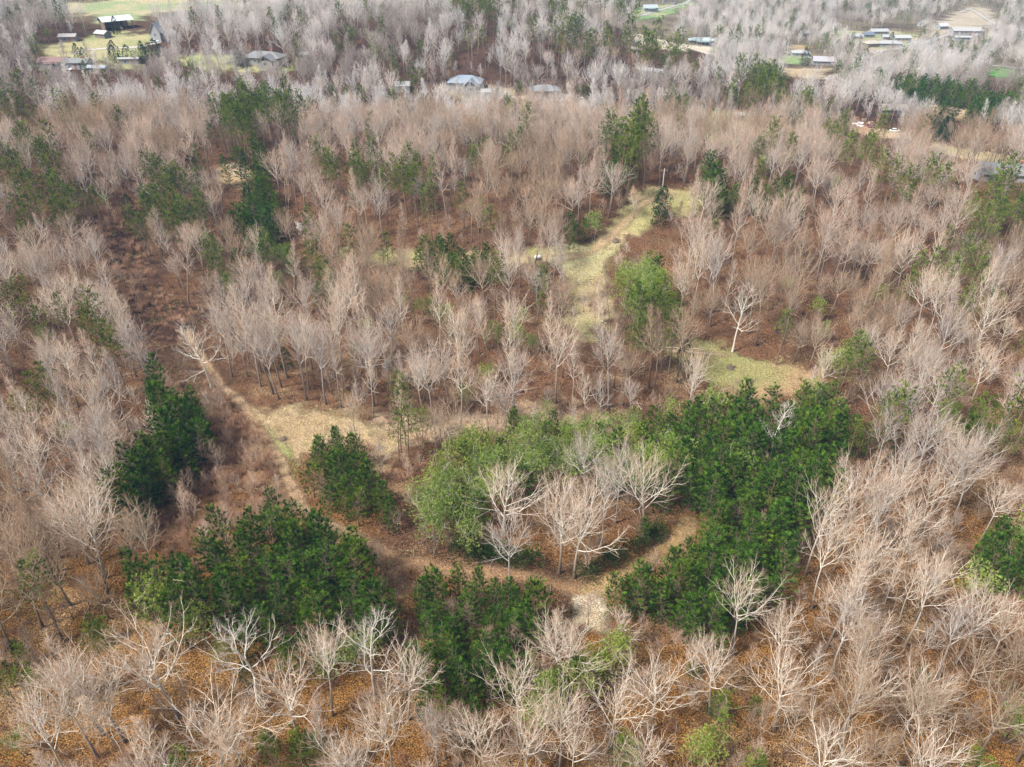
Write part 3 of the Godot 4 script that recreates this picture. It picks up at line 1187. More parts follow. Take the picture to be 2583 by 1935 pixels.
const MASS = {
	"bare_tree": ["distant_bare_wood", "leafless trees of the wood between the meadows and far ridge", "woodland", "woodland"],
	"far_tree": ["far_hill_woodland", "grey pink leafless woodland covering the far hills", "woodland", "woodland"],
	"young_pine": ["distant_pine_stand", "dark green pines packed together in the stands farther off", "woodland", "pine_foliage"],
	"tall_pine": ["distant_pine_wood", "scattered high pines on the hills beyond", "woodland", "pine_foliage"],
	"budding_tree": ["distant_budding_wood", "pale green trees in bud among the far trees", "woodland", "woodland"],
	"cedar_tree": ["distant_cedar_wood", "small dark cedars dotted over the far hills", "woodland", "cedar_foliage"],
	"evergreen_shrub": ["evergreen_undergrowth", "low evergreen undergrowth along the tracks", "undergrowth", "undergrowth"],
	"underbrush": ["underbrush", "tangled brown twiggy underbrush on the woodland floor", "undergrowth", "undergrowth"],
	"fallen_branch": ["woodland_litter", "grey fallen branches strewn over the leaf litter", "litter", "litter"],
	"sapling": ["sapling_undergrowth", "thin leafless saplings growing under the trees", "undergrowth", "undergrowth"],
}


func shades(list: Array) -> Array:
	var out := []
	for c in list:
		var m := mat(c, .95, true)
		m.metallic_specular = .1
		out.append(m)
	return out


func materials() -> void:
	M.plant = shades([lin(1, 1, 1)])[0]
	M.bare_tree = shades([lin(1.0, .97, .92), lin(.78, .78, .8), lin(.84, .78, .74), lin(.64, .56, .47)])
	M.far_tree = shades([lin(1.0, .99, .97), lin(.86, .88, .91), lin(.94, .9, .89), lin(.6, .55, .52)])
	M.young_pine = shades([lin(.8, .9, .8), lin(1, 1, 1), lin(1.05, 1.0, .75), lin(.85, .95, .9)])
	M.tall_pine = shades([lin(.8, .85, .8), lin(1, 1, 1), lin(1.0, .93, .85), lin(1.0, 1.0, .75)])
	M.budding_tree = shades([lin(1, 1, 1), lin(.85, .9, .9), lin(1.0, 1.0, .75), lin(.85, .95, .85)])
	M.cedar_tree = shades([lin(.9, .95, .9), lin(.75, .8, .78), lin(1, 1, 1), lin(1.0, .9, .75)])
	M.evergreen_shrub = shades([lin(.8, .85, .8), lin(1, 1, 1), lin(1.0, .95, .8), lin(.8, .95, .8)])
	M.blossom_tree = shades([lin(1, 1, 1), lin(1, 1, 1), lin(1, 1, 1), lin(1, .97, .9)])
	M.rusty_tree = shades([lin(1, 1, 1), lin(1, .95, .85), lin(1, .9, .85), lin(.9, .85, .75)])
	M.fallen_branch = shades([lin(1, 1, 1), lin(.7, .68, .66), lin(1.2, 1.15, 1.1), lin(.5, .45, .4)])
	M.underbrush = shades([lin(1, .95, .9), lin(.9, .85, .82), lin(1, .88, .82), lin(.8, .72, .62), lin(1.55, 1.5, 1.45)])
	M.sapling = shades([lin(.72, .62, .55), lin(.6, .53, .48), lin(.8, .7, .62), lin(.5, .42, .36)])
	var tex := litter_texture(.5)
	M.ground = mat(lin(1, 1, 1), 1.0, true)
	M.ground.metallic_specular = .05
	M.ground.albedo_texture = tex
	M.soil = mat(lin(1, 1, 1), 1.0, true)
	M.soil.metallic_specular = .05
	M.soil.albedo_texture = litter_texture(.15)
	M.soil.transparency = BaseMaterial3D.TRANSPARENCY_ALPHA
	M.glass = mat(lin(.05, .06, .075), .15)
	M.white = mat(lin(.5, .5, .49), .6)
	M.door = mat(lin(.3, .12, .08), .6)
	M.brick = mat(lin(.3, .15, .11), .9)
	M.wood = mat(lin(.24, .18, .13), .9)
	M.wood_dark = mat(lin(.13, .1, .08), .9)
	M.straw = mat(lin(.45, .34, .17), 1.0)
	M.rubber = mat(lin(.03, .03, .03), .8)
	M.grass = M.plant


func make_plants() -> void:
	forms_of.bare_tree = []
	for s in [["oak", 5], ["vase", 6], ["poplar", 5], ["snag", 2], ["small", 4]]:
		for k in s[1]:
			forms_of.bare_tree.append(forms(bare(s[0], 101 + k * 7 + s[0].length() * 31), s[0]))
	forms_of.far_tree = []
	for s in [["oak", 3], ["vase", 3], ["poplar", 2], ["small", 1]]:
		for k in s[1]:
			forms_of.far_tree.append(forms(bare(s[0], 501 + k * 7 + s[0].length() * 31, true), s[0]))
	forms_of.young_pine = []
	for q in [[9.0, 2.1, .08, .6], [11.0, 2.3, .14, .55], [8.0, 2.5, .05, .45], [10.0, 1.9, .18, .65], [9.5, 2.6, .2, .5]]:
		forms_of.young_pine.append(forms(young_pine(31 + int(q[0]), q[0], q[1], q[2], q[3]), ""))
	forms_of.tall_pine = []
	for q in [[18.0, .5, 4.0], [20.0, .58, 4.4], [17.0, .4, 3.8]]:
		forms_of.tall_pine.append(forms(tall_pine(51 + int(q[0]), q[0], q[1], q[2]), ""))
	forms_of.cedar_tree = [forms(cedar(3, 8.0, 2.0), ""), forms(cedar(4, 7.0, 2.6), "")]
	forms_of.budding_tree = []
	for q in [[701, 10.0, 7.0], [702, 11.5, 6.4], [703, 8.5, 7.2]]:
		forms_of.budding_tree.append(forms(round_tree(q[0], q[1], q[2]), ""))
	forms_of.blossom_tree = [forms(leafed(bare("small", 801), 801, [lin(.75, .74, .7), lin(.8, .79, .76), lin(.6, .6, .52)], .2, 5, .3), "")]
	forms_of.rusty_tree = [forms(leafed(bare("small", 803), 803, [lin(.42, .23, .1), lin(.5, .32, .18), lin(.36, .2, .1)], .17, 2, .3), "")]
	forms_of.evergreen_shrub = [forms(bush(1, 3.0, 3.4, true), ""), forms(bush(2, 2.4, 3.8, true), "")]
	forms_of.underbrush = [forms(bush(5, 2.2, 2.4, false), ""), forms(bush(6, 1.6, 2.6, false), ""), forms(bush(7, 2.8, 2.0, false), "")]
	forms_of.fallen_branch = [forms(dropped(61), ""), forms(dropped(62), "")]
	forms_of.sapling = [forms(bare("small", 905), ""), forms(bare("small", 906), "")]


func lay_clearings() -> void:
	var tan_ := lin(.5, .36, .205)
	var straw := lin(.57, .43, .25)
	var green := lin(.33, .36, .12)
	var dirt := lin(.42, .27, .16)
	var pale := lin(.62, .5, .36)
	var bare_soil := lin(.3, .18, .11)
	field("dry_grass_clearing", "dry tan grass clearing at the foot of the slope", [-55.6,136.1,-46.6,138.0,-40.7,138.4,-32.3,136.2,-29.4,129.9,-23.9,124.7,-22.1,118.2,-27.3,116.9,-32.0,123.3,-38.3,126.6,-40.3,118.9,-41.6,116.7,-46.1,120.5,-51.0,128.2], 2.0, .9, .06, tan_, straw)
	field("greener_grass", "greener grass patch in the dry clearing", [-52.3,129.7,-49.7,130.6,-42.5,120.4,-41.1,114.5,-44.9,119.0], 1.6, .7, .1, lin(.38, .38, .15), tan_)
	field("trail_ground", "brown worn ground of the gully trail", [-100.1,174.5,-92.6,177.0,-76.6,163.7,-67.2,148.8,-67.1,142.3,-65.4,134.6,-79.6,148.3,-93.2,165.4], 2.0, 1.0, .05, lin(.15, .085, .055), lin(.22, .13, .08))
	field("gully_ground", "dark brown bottom of the gully on the left", [-125.2,222.2,-116.3,226.8,-96.0,191.3,-81.4,180.0,-83.6,172.6,-92.8,174.6,-102.2,179.9], 2.5, 1.2, .05, lin(.1, .055, .04), lin(.15, .085, .058))
	field("long_meadow", "long green and tan meadow on the shoulder of the hill", [11.9,198.4,19.6,199.1,28.5,199.7,24.9,187.0,21.9,179.5,14.9,181.8,13.4,189.6], 2.0, 1.0, .07, lin(.4, .4, .17), lin(.52, .45, .24))
	field("meadow_tail", "pale grassy strip running down from the long meadow", [14.5,185.7,23.7,187.1,24.6,177.4,24.1,165.8,19.7,160.4,16.1,164.3,15.0,174.0], 2.2, 1.0, .07, lin(.46, .4, .2), lin(.55, .4, .24))
	opens.pop_back()
	field("pale_litter", "pale drift of dry leaves at the foot of the slope", [-32.7,138.6,-20.5,136.7,-5.5,135.3,9.2,135.3,21.9,134.1,18.6,130.4,-0.6,127.7,-13.6,124.6,-23.8,123.9], 3.0, 1.0, .05, lin(.5, .34, .21), lin(.56, .4, .26))
	opens.pop_back()
	field("hilltop_meadow", "hilltop meadow of yellow grass around the pole", [30.4,212.0,36.8,227.6,41.7,232.4,49.0,233.6,59.0,226.8,55.2,217.3,42.1,215.1,34.5,207.2,27.5,202.9], 2.0, 1.2, .07, lin(.5, .44, .2), lin(.62, .47, .27))
	field("meadow_strip", "narrow strip of greenish meadow behind the slope", [-50.6,213.2,-29.9,207.1,-13.5,198.3,11.9,198.4,11.7,192.5,-13.2,191.6,-32.0,201.8,-49.2,208.5], 1.8, 1.1, .07, lin(.42, .4, .17), lin(.5, .36, .22))
	field("right_meadow", "small sloping meadow of green and rusty grass", [35.7,160.8,49.1,156.8,62.9,152.3,68.2,145.7,63.9,139.7,53.7,136.5,47.0,141.8,41.3,149.5,35.8,154.6], 2.0, .8, .06, lin(.36, .33, .14), lin(.46, .3, .17))
	field("round_clearing", "small round pale clearing among pines", [-99.9,260.8,-95.8,263.2,-88.9,260.7,-87.7,255.4,-92.3,252.2,-98.9,254.0], 2.0, 1.2, .08, pale, tan_)
	field("bare_earth", "strip of bare brown earth between the pine stands", [-21.5,94.5,-17.4,92.9,-17.4,85.9,-16.0,80.5,-14.2,76.2,-16.2,75.8,-18.7,82.3,-20.2,87.9], 1.2, .8, .06, bare_soil, lin(.36, .22, .14))
	field("farm_field", "pale green farm field on the left hillside", [-234.9,417.1,-224.5,425.3,-214.7,449.1,-189.4,444.4,-179.6,427.2,-177.6,405.5,-176.3,384.3,-196.0,390.2,-221.4,391.3], 4.0, 3.0, .14, lin(.42, .43, .2), lin(.55, .49, .27))
	field("upper_field", "wide pale green field along the upper left", [-310.7,563.7,-289.6,580.8,-253.8,609.7,-203.3,625.4,-160.8,616.2,-170.0,561.3,-197.9,533.3,-220.2,523.2,-213.2,485.7,-231.7,473.6,-262.4,528.2], 4.0, 4.0, .2, lin(.4, .46, .24), lin(.6, .52, .32))
	field("lawn", "lawn by the white blossom tree and grey ranch house", [-160.4,398.4,-147.7,404.5,-131.7,403.2,-125.6,388.5,-107.1,393.1,-106.5,385.0,-137.3,383.7,-154.3,386.3], 3.0, 2.5, .14, lin(.42, .46, .18), lin(.55, .49, .27))
	field("house_yard", "yard around the blue roofed house", [-31.2,375.8,-9.9,379.1,5.1,371.5,28.7,374.3,32.4,366.3,-1.3,363.4,-26.3,363.3], 3.0, 2.5, .16, lin(.5, .37, .24), lin(.52, .42, .24))
	field("sand_lot", "bright sandy bare lot with scattered small trees", [64.8,451.6,106.4,614.7,120.3,604.0,152.2,625.5,144.0,588.4,99.2,452.8,82.3,444.2,64.6,437.9], 2.5, 3.0, .25, lin(.78, .66, .5), lin(.82, .73, .58))
	field("valley_field", "green valley field beside the rising road", [117.9,838.4,149.8,884.3,199.1,941.0,192.3,905.4,136.5,798.9,111.3,767.7], 4.0, 4.0, .25, lin(.3, .42, .17), lin(.5, .49, .27))
	field("valley_lawn", "green valley lawn below the white long house", [163.0,655.7,184.8,623.4,209.3,591.7,191.5,543.2,167.0,559.0,147.6,584.0], 4.0, 4.0, .25, lin(.35, .45, .2), lin(.5, .48, .28))
	field("tan_field", "tan field in the valley", [217.7,662.6,233.9,660.3,224.8,629.9,205.4,622.1], 3.0, 3.0, .25, lin(.58, .47, .3), tan_)
	field("stubble_field", "pale stubble field behind the pines", [169.8,517.8,199.4,518.4,173.4,454.3,149.5,445.1], 3.0, 3.0, .22, lin(.6, .47, .3), straw)
	field("village_green", "grassy yards among the valley houses", [283.0,743.9,337.8,757.1,350.2,720.2,312.4,644.6,276.7,627.0,255.4,635.6,256.0,677.4], 4.0, 4.0, .25, lin(.38, .42, .2), lin(.55, .46, .31))
	field("bare_hillside", "pale bare hillside with a road in the far valley", [374.5,765.6,446.8,863.6,493.6,911.9,490.3,876.4,456.7,794.1,414.4,745.6,381.8,728.3,350.5,703.4], 4.0, 5.0, .3, lin(.55, .46, .34), lin(.62, .53, .4))
	field("bright_lawn", "bright green lawn below the valley road", [320.8,556.9,342.5,561.9,329.1,536.2,309.4,529.5], 3.0, 3.0, .22, lin(.16, .42, .08), lin(.3, .45, .15))
	field("plantation_edge", "tan cut strip below the dark plantation", [206.8,406.9,226.4,398.2,229.7,386.7,216.3,369.6,204.6,376.7,198.4,390.3], 2.5, 2.5, .2, lin(.6, .45, .3), tan_)
	field("yellow_field", "yellow green field at the right edge", [237.5,399.5,265.7,410.6,248.3,379.4,229.9,378.7], 2.5, 2.5, .2, lin(.45, .45, .16), lin(.5, .48, .25))
	field("edge_meadow", "tan meadow near the grey roofed house", [173.0,332.1,177.9,314.5,185.9,302.1,185.2,275.0,171.3,252.2,166.9,277.3,162.8,299.3], 2.5, 2.0, .16, lin(.52, .46, .25), lin(.62, .49, .3))
	field("junk_yard_ground", "bare orange dirt of the cluttered yard", [152.6,364.4,158.5,366.7,162.5,349.5,171.3,341.4,164.1,329.5,151.9,333.0,149.1,346.6], 2.0, 2.0, .16, lin(.5, .32, .2), lin(.6, .45, .3))
	field("wood_lawn", "grass under the thin trees behind the ridge", [80.4,355.2,109.7,369.4,125.6,364.5,106.6,307.8,87.5,298.4,74.5,320.9], 3.0, 2.5, .16, lin(.4, .42, .18), lin(.55, .44, .28))
	opens.pop_back()

	track("dirt_track", "curving tan dirt track through the brush", [-83.1,172.7,-74.4,160.4,-66.7,148.8,-59.3,140.2,-52.3,129.7,-46.1,120.5,-41.4,111.7,-38.1,105.5,-33.0,101.2,-27.4,97.3,-23.1,95.0], 2.4, .7, .6, .12, lin(.5, .35, .21), dirt)
	track("dirt_track", "dirt track curving between pine stands to the junction", [-24.8,95.9,-18.8,92.0,-11.0,89.8,-1.9,88.7,5.5,86.9,11.9,84.2], 2.9, .8, .6, .12, lin(.34, .2, .11), lin(.4, .25, .14))
	track("dirt_track", "straight tan track climbing through the big pine stand", [11.9,84.2,17.5,88.2,24.2,93.1,28.9,97.6,31.2,101.1], 2.6, .8, .6, .13, lin(.42, .27, .12), lin(.5, .34, .17))
	field("sand_patch", "bright sandy patch at the track junction", [10.0,83.7,13.4,85.1,16.4,85.2,15.6,81.7,13.5,78.1,11.0,78.1,9.5,80.8], 1.4, .6, .14, lin(.6, .47, .3), lin(.72, .6, .43))
	track("meadow_path", "pale worn path crossing the hilltop meadow", [13.7,195.4,20.7,197.0,26.2,202.9,32.4,212.0,38.9,222.2,46.7,228.1], 2.4, .9, .8, .12, lin(.6, .42, .25), lin(.56, .42, .24))
	track("meadow_path", "worn path along the right hand meadow", [34.1,157.3,42.5,155.9,49.7,154.6], 1.2, .6, .6, .12, lin(.6, .48, .34), dirt)
	track("driveway", "pale gravel driveway across the farm field", [-213.4,405.4,-209.7,412.4,-200.5,417.5,-187.5,419.8,-181.4,425.7,-179.6,430.5], 3.4, .6, 1.2, .2, lin(.7, .64, .55), lin(.66, .6, .5))
	track("driveway", "pale driveway to the blue roofed house", [-11.8,367.6,3.0,369.0,17.7,367.0,32.7,370.4], 3.4, .7, 1.2, .22, lin(.66, .55, .44), lin(.6, .5, .4))
	track("valley_road", "road climbing past the white valley house", [113.0,820.8,118.3,800.3,131.6,825.0,157.4,871.8,183.0,908.1,200.3,947.4], 4.5, .6, 1.8, .36, lin(.6, .57, .52), lin(.55, .52, .47))
	track("valley_road", "grey road running below the sandy lot", [63.7,407.6,69.8,407.9,76.7,407.9], 5.0, .6, 1.6, .32, lin(.66, .64, .62), lin(.6, .58, .56))
	track("valley_road", "long grey road through the valley floor", [161.1,673.4,186.0,654.1,207.8,607.9,216.2,564.4,226.0,526.4,236.5,522.9], 5.0, .6, 1.8, .36, lin(.5, .48, .46), lin(.55, .53, .5))
	track("valley_road", "pale village road climbing past the houses", [242.3,561.3,264.2,604.2,278.6,631.6,302.4,646.2,336.7,681.7,367.8,719.4,390.3,737.7], 5.0, .6, 1.8, .37, lin(.64, .58, .52), lin(.6, .54, .48))
	track("valley_road", "pale road over the bare far hillside", [457.2,871.0,473.7,885.8,465.9,846.1,449.6,788.9,439.9,747.6], 5.0, .7, 2.0, .4, lin(.64, .58, .5), lin(.6, .54, .46))
	track("valley_road", "pale road above the bright green lawn", [332.8,573.8,340.3,569.6,351.0,565.6,358.8,562.4], 4.5, .6, 1.6, .36, lin(.66, .63, .58), lin(.6, .57, .52))
	track("driveway", "pale driveway beside the dark conifers in the valley", [174.9,455.8,189.1,479.1,206.7,505.7], 5.0, .6, 1.4, .34, lin(.68, .62, .54), lin(.64, .57, .48))

	# what must not be hidden by tall crowns in front of it
	veil([-52.6,127.9,-30.3,127.9,-21.6,111.6,-34.6,112.9,-32.0,96.7,-36.5,99.1,-42.8,111.2])
	veil([-49.7,120.7,-28.5,120.2,-20.3,104.9,-32.5,106.1,-30.2,91.1,-34.4,93.4,-40.2,104.5])
	veil([-46.0,111.8,-26.2,110.7,-18.9,97.3,-30.1,98.1,-28.0,84.6,-31.9,86.6,-37.2,96.6])
	veil([-23.2,89.6,-10.4,85.1,11.2,80.0,29.2,94.6,27.8,91.2,16.1,80.9,13.2,73.0,8.8,73.9,3.0,80.9,-10.2,82.8,-22.2,87.6])
	veil([-21.9,84.6,-9.8,80.3,10.6,75.3,27.5,89.0,26.1,85.8,15.2,76.1,12.5,68.8,8.3,69.6,2.9,76.2,-9.6,78.1,-20.9,82.7])
	veil([-18.8,72.6,-8.4,68.7,9.0,64.4,23.3,75.6,22.2,72.9,13.0,65.0,10.7,58.9,7.1,59.6,2.4,65.1,-8.2,66.8,-17.9,70.9])
	veil([-20.4,78.6,-9.1,74.6,9.8,69.8,25.4,82.3,24.2,79.3,14.1,70.5,11.6,63.8,7.7,64.6,2.7,70.6,-9.0,72.5,-19.4,76.9])
	veil([-20.1,88.1,-16.3,86.6,-13.6,71.3,-16.5,71.4])
	veil([-18.9,83.2,-15.4,81.8,-12.8,67.3,-15.5,67.3])
	veil([-17.6,77.3,-14.3,76.0,-11.9,62.3,-14.4,62.4])
	veil([-89.9,165.0,-71.5,152.8,-55.4,131.1,-42.8,111.2,-38.1,99.2,-43.9,92.4,-54.6,89.1,-61.5,93.4,-59.4,108.3,-58.8,121.3,-62.3,129.3,-77.6,144.3])
	veil([-85.4,156.7,-66.9,142.9,-52.3,123.8,-40.2,104.5,-35.8,93.4,-41.3,87.0,-51.4,83.9,-57.9,88.0,-56.0,102.1,-55.5,114.5,-58.8,122.0,-72.8,135.4])
	veil([-79.1,145.2,-61.8,131.9,-48.5,114.8,-37.2,96.6,-33.2,86.6,-38.3,80.6,-47.6,77.6,-53.6,81.4,-51.8,94.4,-51.4,106.1,-54.6,113.3,-67.4,125.4])
	veil([-15.2,80.6,-10.2,82.3,7.1,79.1,4.0,67.7,-2.8,63.6,-9.2,68.9])
	veil([-14.4,76.1,-9.6,77.7,6.7,74.5,3.8,63.9,-2.6,60.0,-8.7,65.0])
	veil([-41.2,68.2,-27.4,65.5,-16.5,67.1,-15.9,63.4,-23.2,62.4,-39.2,64.2])
	veil([-12.3,65.0,-8.2,66.4,5.7,63.7,3.2,54.7,-2.2,51.3,-7.4,55.4])
	veil([-13.3,70.6,-8.9,72.1,6.2,69.1,3.5,59.3,-2.4,55.6,-8.0,60.2])
	veil([-57.6,84.0,-49.9,88.1,-38.1,99.2,-27.3,92.2,-19.2,84.2,-18.8,73.8,-29.9,71.2,-44.3,74.1,-54.9,77.4])
	veil([-54.2,79.1,-46.9,82.9,-35.8,93.4,-25.8,87.0,-18.1,79.6,-17.7,69.6,-28.3,67.2,-41.8,69.9,-51.7,73.0])
	veil([-46.3,67.5,-40.1,70.8,-30.7,79.9,-22.2,74.7,-15.5,68.1,-15.1,59.4,-24.2,57.5,-35.8,59.9,-44.3,62.5])
	veil([-50.2,73.2,-43.5,76.8,-33.2,86.6,-24.0,80.9,-16.8,73.9,-16.4,64.5,-26.2,62.4,-38.8,64.9,-47.9,67.7])
	veil([24.6,109.6,33.9,123.5,54.8,127.3,65.4,123.8,55.4,102.4,42.1,84.4,30.0,75.0,25.1,77.4,29.4,95.7])
	veil([23.2,103.2,32.0,116.7,51.7,120.2,61.9,117.1,52.4,96.8,39.7,79.6,28.2,70.6,23.6,72.8,27.7,90.1])
	veil([20.0,88.9,27.7,101.2,45.0,104.5,53.9,102.0,45.6,84.3,34.3,68.8,24.4,61.1,20.5,63.1,23.8,77.6])
	veil([21.4,95.5,29.7,108.4,48.0,111.6,57.5,108.8,48.7,90.0,36.8,73.7,26.1,65.4,21.9,67.5,25.6,83.3])
	veil([-37.5,106.8,-36.3,116.7,-27.5,116.3,-18.8,102.2,-20.7,93.2,-31.2,96.6])
	veil([-35.2,100.4,-34.1,109.7,-25.8,109.2,-17.7,96.4,-19.6,88.0,-29.5,91.1])
	veil([-32.6,93.0,-31.5,101.3,-23.9,101.0,-16.5,89.6,-18.2,81.8,-27.4,84.6])
	veil([-18.1,103.4,-9.3,117.6,8.6,124.2,27.1,126.9,35.3,126.6,24.6,109.6,-2.1,102.5,-5.6,89.0,-10.7,89.0])
	veil([-17.1,97.5,-8.7,110.5,8.1,117.2,25.7,120.0,33.4,119.6,23.2,103.2,-2.0,96.6,-5.2,83.9,-10.1,84.0])
	veil([-15.1,86.0,-7.7,96.9,7.1,102.6,22.6,105.6,29.4,105.3,20.2,90.2,-1.7,84.8,-4.6,73.8,-8.9,74.0])
	veil([-15.9,90.6,-8.1,102.2,7.5,108.5,23.8,111.5,31.0,111.1,21.4,95.5,-1.8,89.5,-4.9,77.9,-9.4,78.0])
	veil([29.5,201.8,35.3,218.7,52.2,215.8,47.7,205.0,27.5,193.6,24.9,178.1,14.2,174.7,11.4,188.6])
	veil([28.4,193.8,33.7,209.2,49.7,205.5,45.6,195.9,26.4,186.0,23.7,170.0,13.6,166.6,10.9,180.9])
	veil([27.0,184.2,32.0,198.3,46.9,194.0,43.2,185.5,25.0,176.2,22.3,160.0,12.8,156.7,10.3,170.7])
	veil([37.2,147.9,59.3,143.4,63.8,137.1,59.8,131.8,49.7,129.1,42.3,137.7])
	veil([35.4,140.5,56.4,136.2,60.5,130.1,56.6,124.7,47.0,122.0,40.0,130.4])
	veil([33.0,131.3,52.6,127.1,56.4,121.2,52.6,115.9,43.6,113.3,37.2,121.3])
	veil([203.7,425.3,230.8,425.3,248.8,395.8,222.5,372.1,208.1,382.8,195.4,400.3])
	veil([185.2,386.7,208.9,384.8,221.6,352.5,192.2,321.5,181.9,334.5,176.8,362.2])
	veil([72.0,89.3,78.7,93.1,85.1,94.2,79.2,83.9,71.3,82.9])
	veil([67.1,83.3,73.4,86.7,79.2,87.7,73.8,78.2,66.5,77.4])
	veil([62.3,77.3,68.1,80.4,73.4,81.3,68.5,72.6,61.8,71.8])
	veil([-13.5,68.9,-9.7,68.1,-6.3,62.3,-3.7,57.0,-5.3,53.9,-9.6,52.8,-11.6,57.1])
	veil([-12.5,64.1,-9.0,63.3,-5.8,57.9,-3.5,53.0,-4.9,50.2,-8.9,49.1,-10.8,53.0])
	veil([-11.6,59.2,-8.3,58.5,-5.4,53.5,-3.2,49.0,-4.5,46.4,-8.2,45.3,-10.0,49.0])
	veil([2.6,63.5,7.1,67.6,15.0,71.4,14.8,67.5,9.3,64.0,5.0,61.7])
	veil([2.5,59.2,6.6,63.0,14.0,66.5,13.8,62.9,8.7,59.7,4.6,57.5])
	veil([2.3,54.9,6.1,58.5,12.9,61.6,12.8,58.4,8.1,55.4,4.3,53.4])
	veil([54.8,124.8,64.5,124.4,73.9,119.2,72.2,115.2,59.6,117.8])
	veil([50.9,115.9,60.0,115.8,68.9,111.2,67.2,107.2,55.3,109.5])
	veil([77.9,118.5,90.5,123.4,95.7,119.2,92.3,112.4,79.0,113.3])
	veil([72.7,110.7,85.0,116.0,89.9,112.0,86.4,105.2,73.6,105.6])
	veil([14.8,174.7,22.4,176.3,22.4,158.7,17.3,155.2,15.1,161.0])
	veil([14.0,165.0,21.1,166.5,21.1,149.5,16.3,146.1,14.2,151.6])
	veil([13.1,154.9,19.9,156.5,19.8,140.0,15.3,136.8,13.3,142.1])
	veil([-117.6,210.3,-110.8,215.3,-90.9,181.3,-78.1,170.2,-88.0,165.6,-96.9,171.9])
	veil([-111.7,199.8,-105.3,204.6,-86.0,171.4,-73.0,159.2,-82.6,155.4,-91.6,162.4])
	veil([190.1,365.6,195.3,350.5,193.4,325.8,181.1,306.1,174.7,316.9,174.2,331.6])
	veil([175.3,337.2,179.8,322.7,174.7,294.2,161.4,272.9,155.8,282.7,157.4,299.8])
	veil([153.8,295.9,155.4,278.9,146.4,246.6,137.3,232.2,130.8,237.2,129.9,247.4])
	veil([-96.4,252.3,-86.0,252.8,-83.8,243.2,-94.8,243.4])
	veil([-93.2,244.0,-83.3,244.9,-81.1,235.4,-91.8,235.5])
	veil([-89.5,234.3,-80.0,235.1,-77.8,225.9,-88.2,226.3])
	veil([-225.3,401.1,-205.2,430.0,-176.2,424.4,-161.0,369.0,-184.8,367.1,-209.1,368.3])
	veil([-218.4,388.8,-198.2,415.2,-169.4,408.0,-155.0,355.2,-178.8,355.1,-201.8,355.6])
	veil([-291.7,537.8,-236.1,567.0,-165.8,565.8,-184.8,483.5,-210.5,439.9])
	veil([-267.9,493.9,-218.5,524.8,-153.3,523.1,-173.7,454.5,-202.3,422.7])
	veil([-157.6,393.3,-128.3,402.2,-106.8,395.2,-103.6,375.1,-146.5,369.0])
	veil([-30.0,377.6,-9.9,379.8,-9.4,355.0,-27.9,359.9])
	veil([62.3,435.0,149.8,618.3,106.5,436.2,61.2,418.1])
	veil([60.2,420.0,109.7,452.8,101.7,416.6,59.6,406.9])
	veil([58.5,408.1,102.4,422.8,98.3,402.8,58.1,396.9])
	veil([120.0,843.4,194.0,917.5,125.5,733.0,62.4,479.7])
	veil([116.1,816.1,188.1,889.9,80.1,467.7,58.9,452.8])
	veil([111.3,782.7,180.7,854.8,75.4,440.7,56.7,435.4])
	veil([208.3,634.9,221.8,574.2,188.1,483.3,173.7,533.2])
	veil([196.5,598.8,201.6,522.0,170.4,437.7,157.3,482.8])
	veil([179.6,547.2,180.0,466.2,161.3,414.3,134.4,412.7])
	veil([282.7,712.9,333.3,685.7,294.8,608.3,241.2,558.7])
	veil([270.4,681.7,314.1,646.2,282.7,583.3,217.6,503.9])
	veil([256.5,646.6,298.8,614.8,264.5,545.9,198.6,460.0])
	veil([358.1,732.0,468.6,873.8,426.8,749.3,355.3,650.8,328.5,659.3])
	veil([341.4,697.8,455.4,849.2,411.8,723.0,337.1,617.4,312.4,627.1])
	veil([321.8,657.8,435.5,812.1,397.7,698.3,322.8,591.1,296.9,596.0])
	veil([144.2,439.6,190.8,468.8,165.4,421.0,136.7,406.9])
	veil([134.3,409.6,174.5,428.7,158.1,402.4,131.4,390.9])
	veil([128.9,393.1,166.0,407.9,150.4,382.8,126.6,376.7])
	veil([318.1,551.8,340.0,543.8,303.4,490.5,277.1,478.9])
	veil([296.6,514.5,322.2,515.4,270.5,437.3,252.4,436.2])
	veil([267.9,464.7,283.7,453.8,253.7,410.1,238.9,412.8])
	veil([148.6,349.3,168.7,339.2,148.6,293.3,137.5,315.2])
	veil([137.4,323.0,153.4,308.4,125.8,248.2,120.3,275.7])
	veil([113.8,267.5,122.3,246.0,114.3,225.6,100.9,231.3])
	veil([155.8,263.5,161.7,240.0,151.0,221.3,136.5,224.3])
	veil([137.2,232.0,149.8,222.4,143.2,209.8,129.4,212.7])
	veil([127.9,216.2,139.9,207.7,133.7,195.8,120.4,197.9])


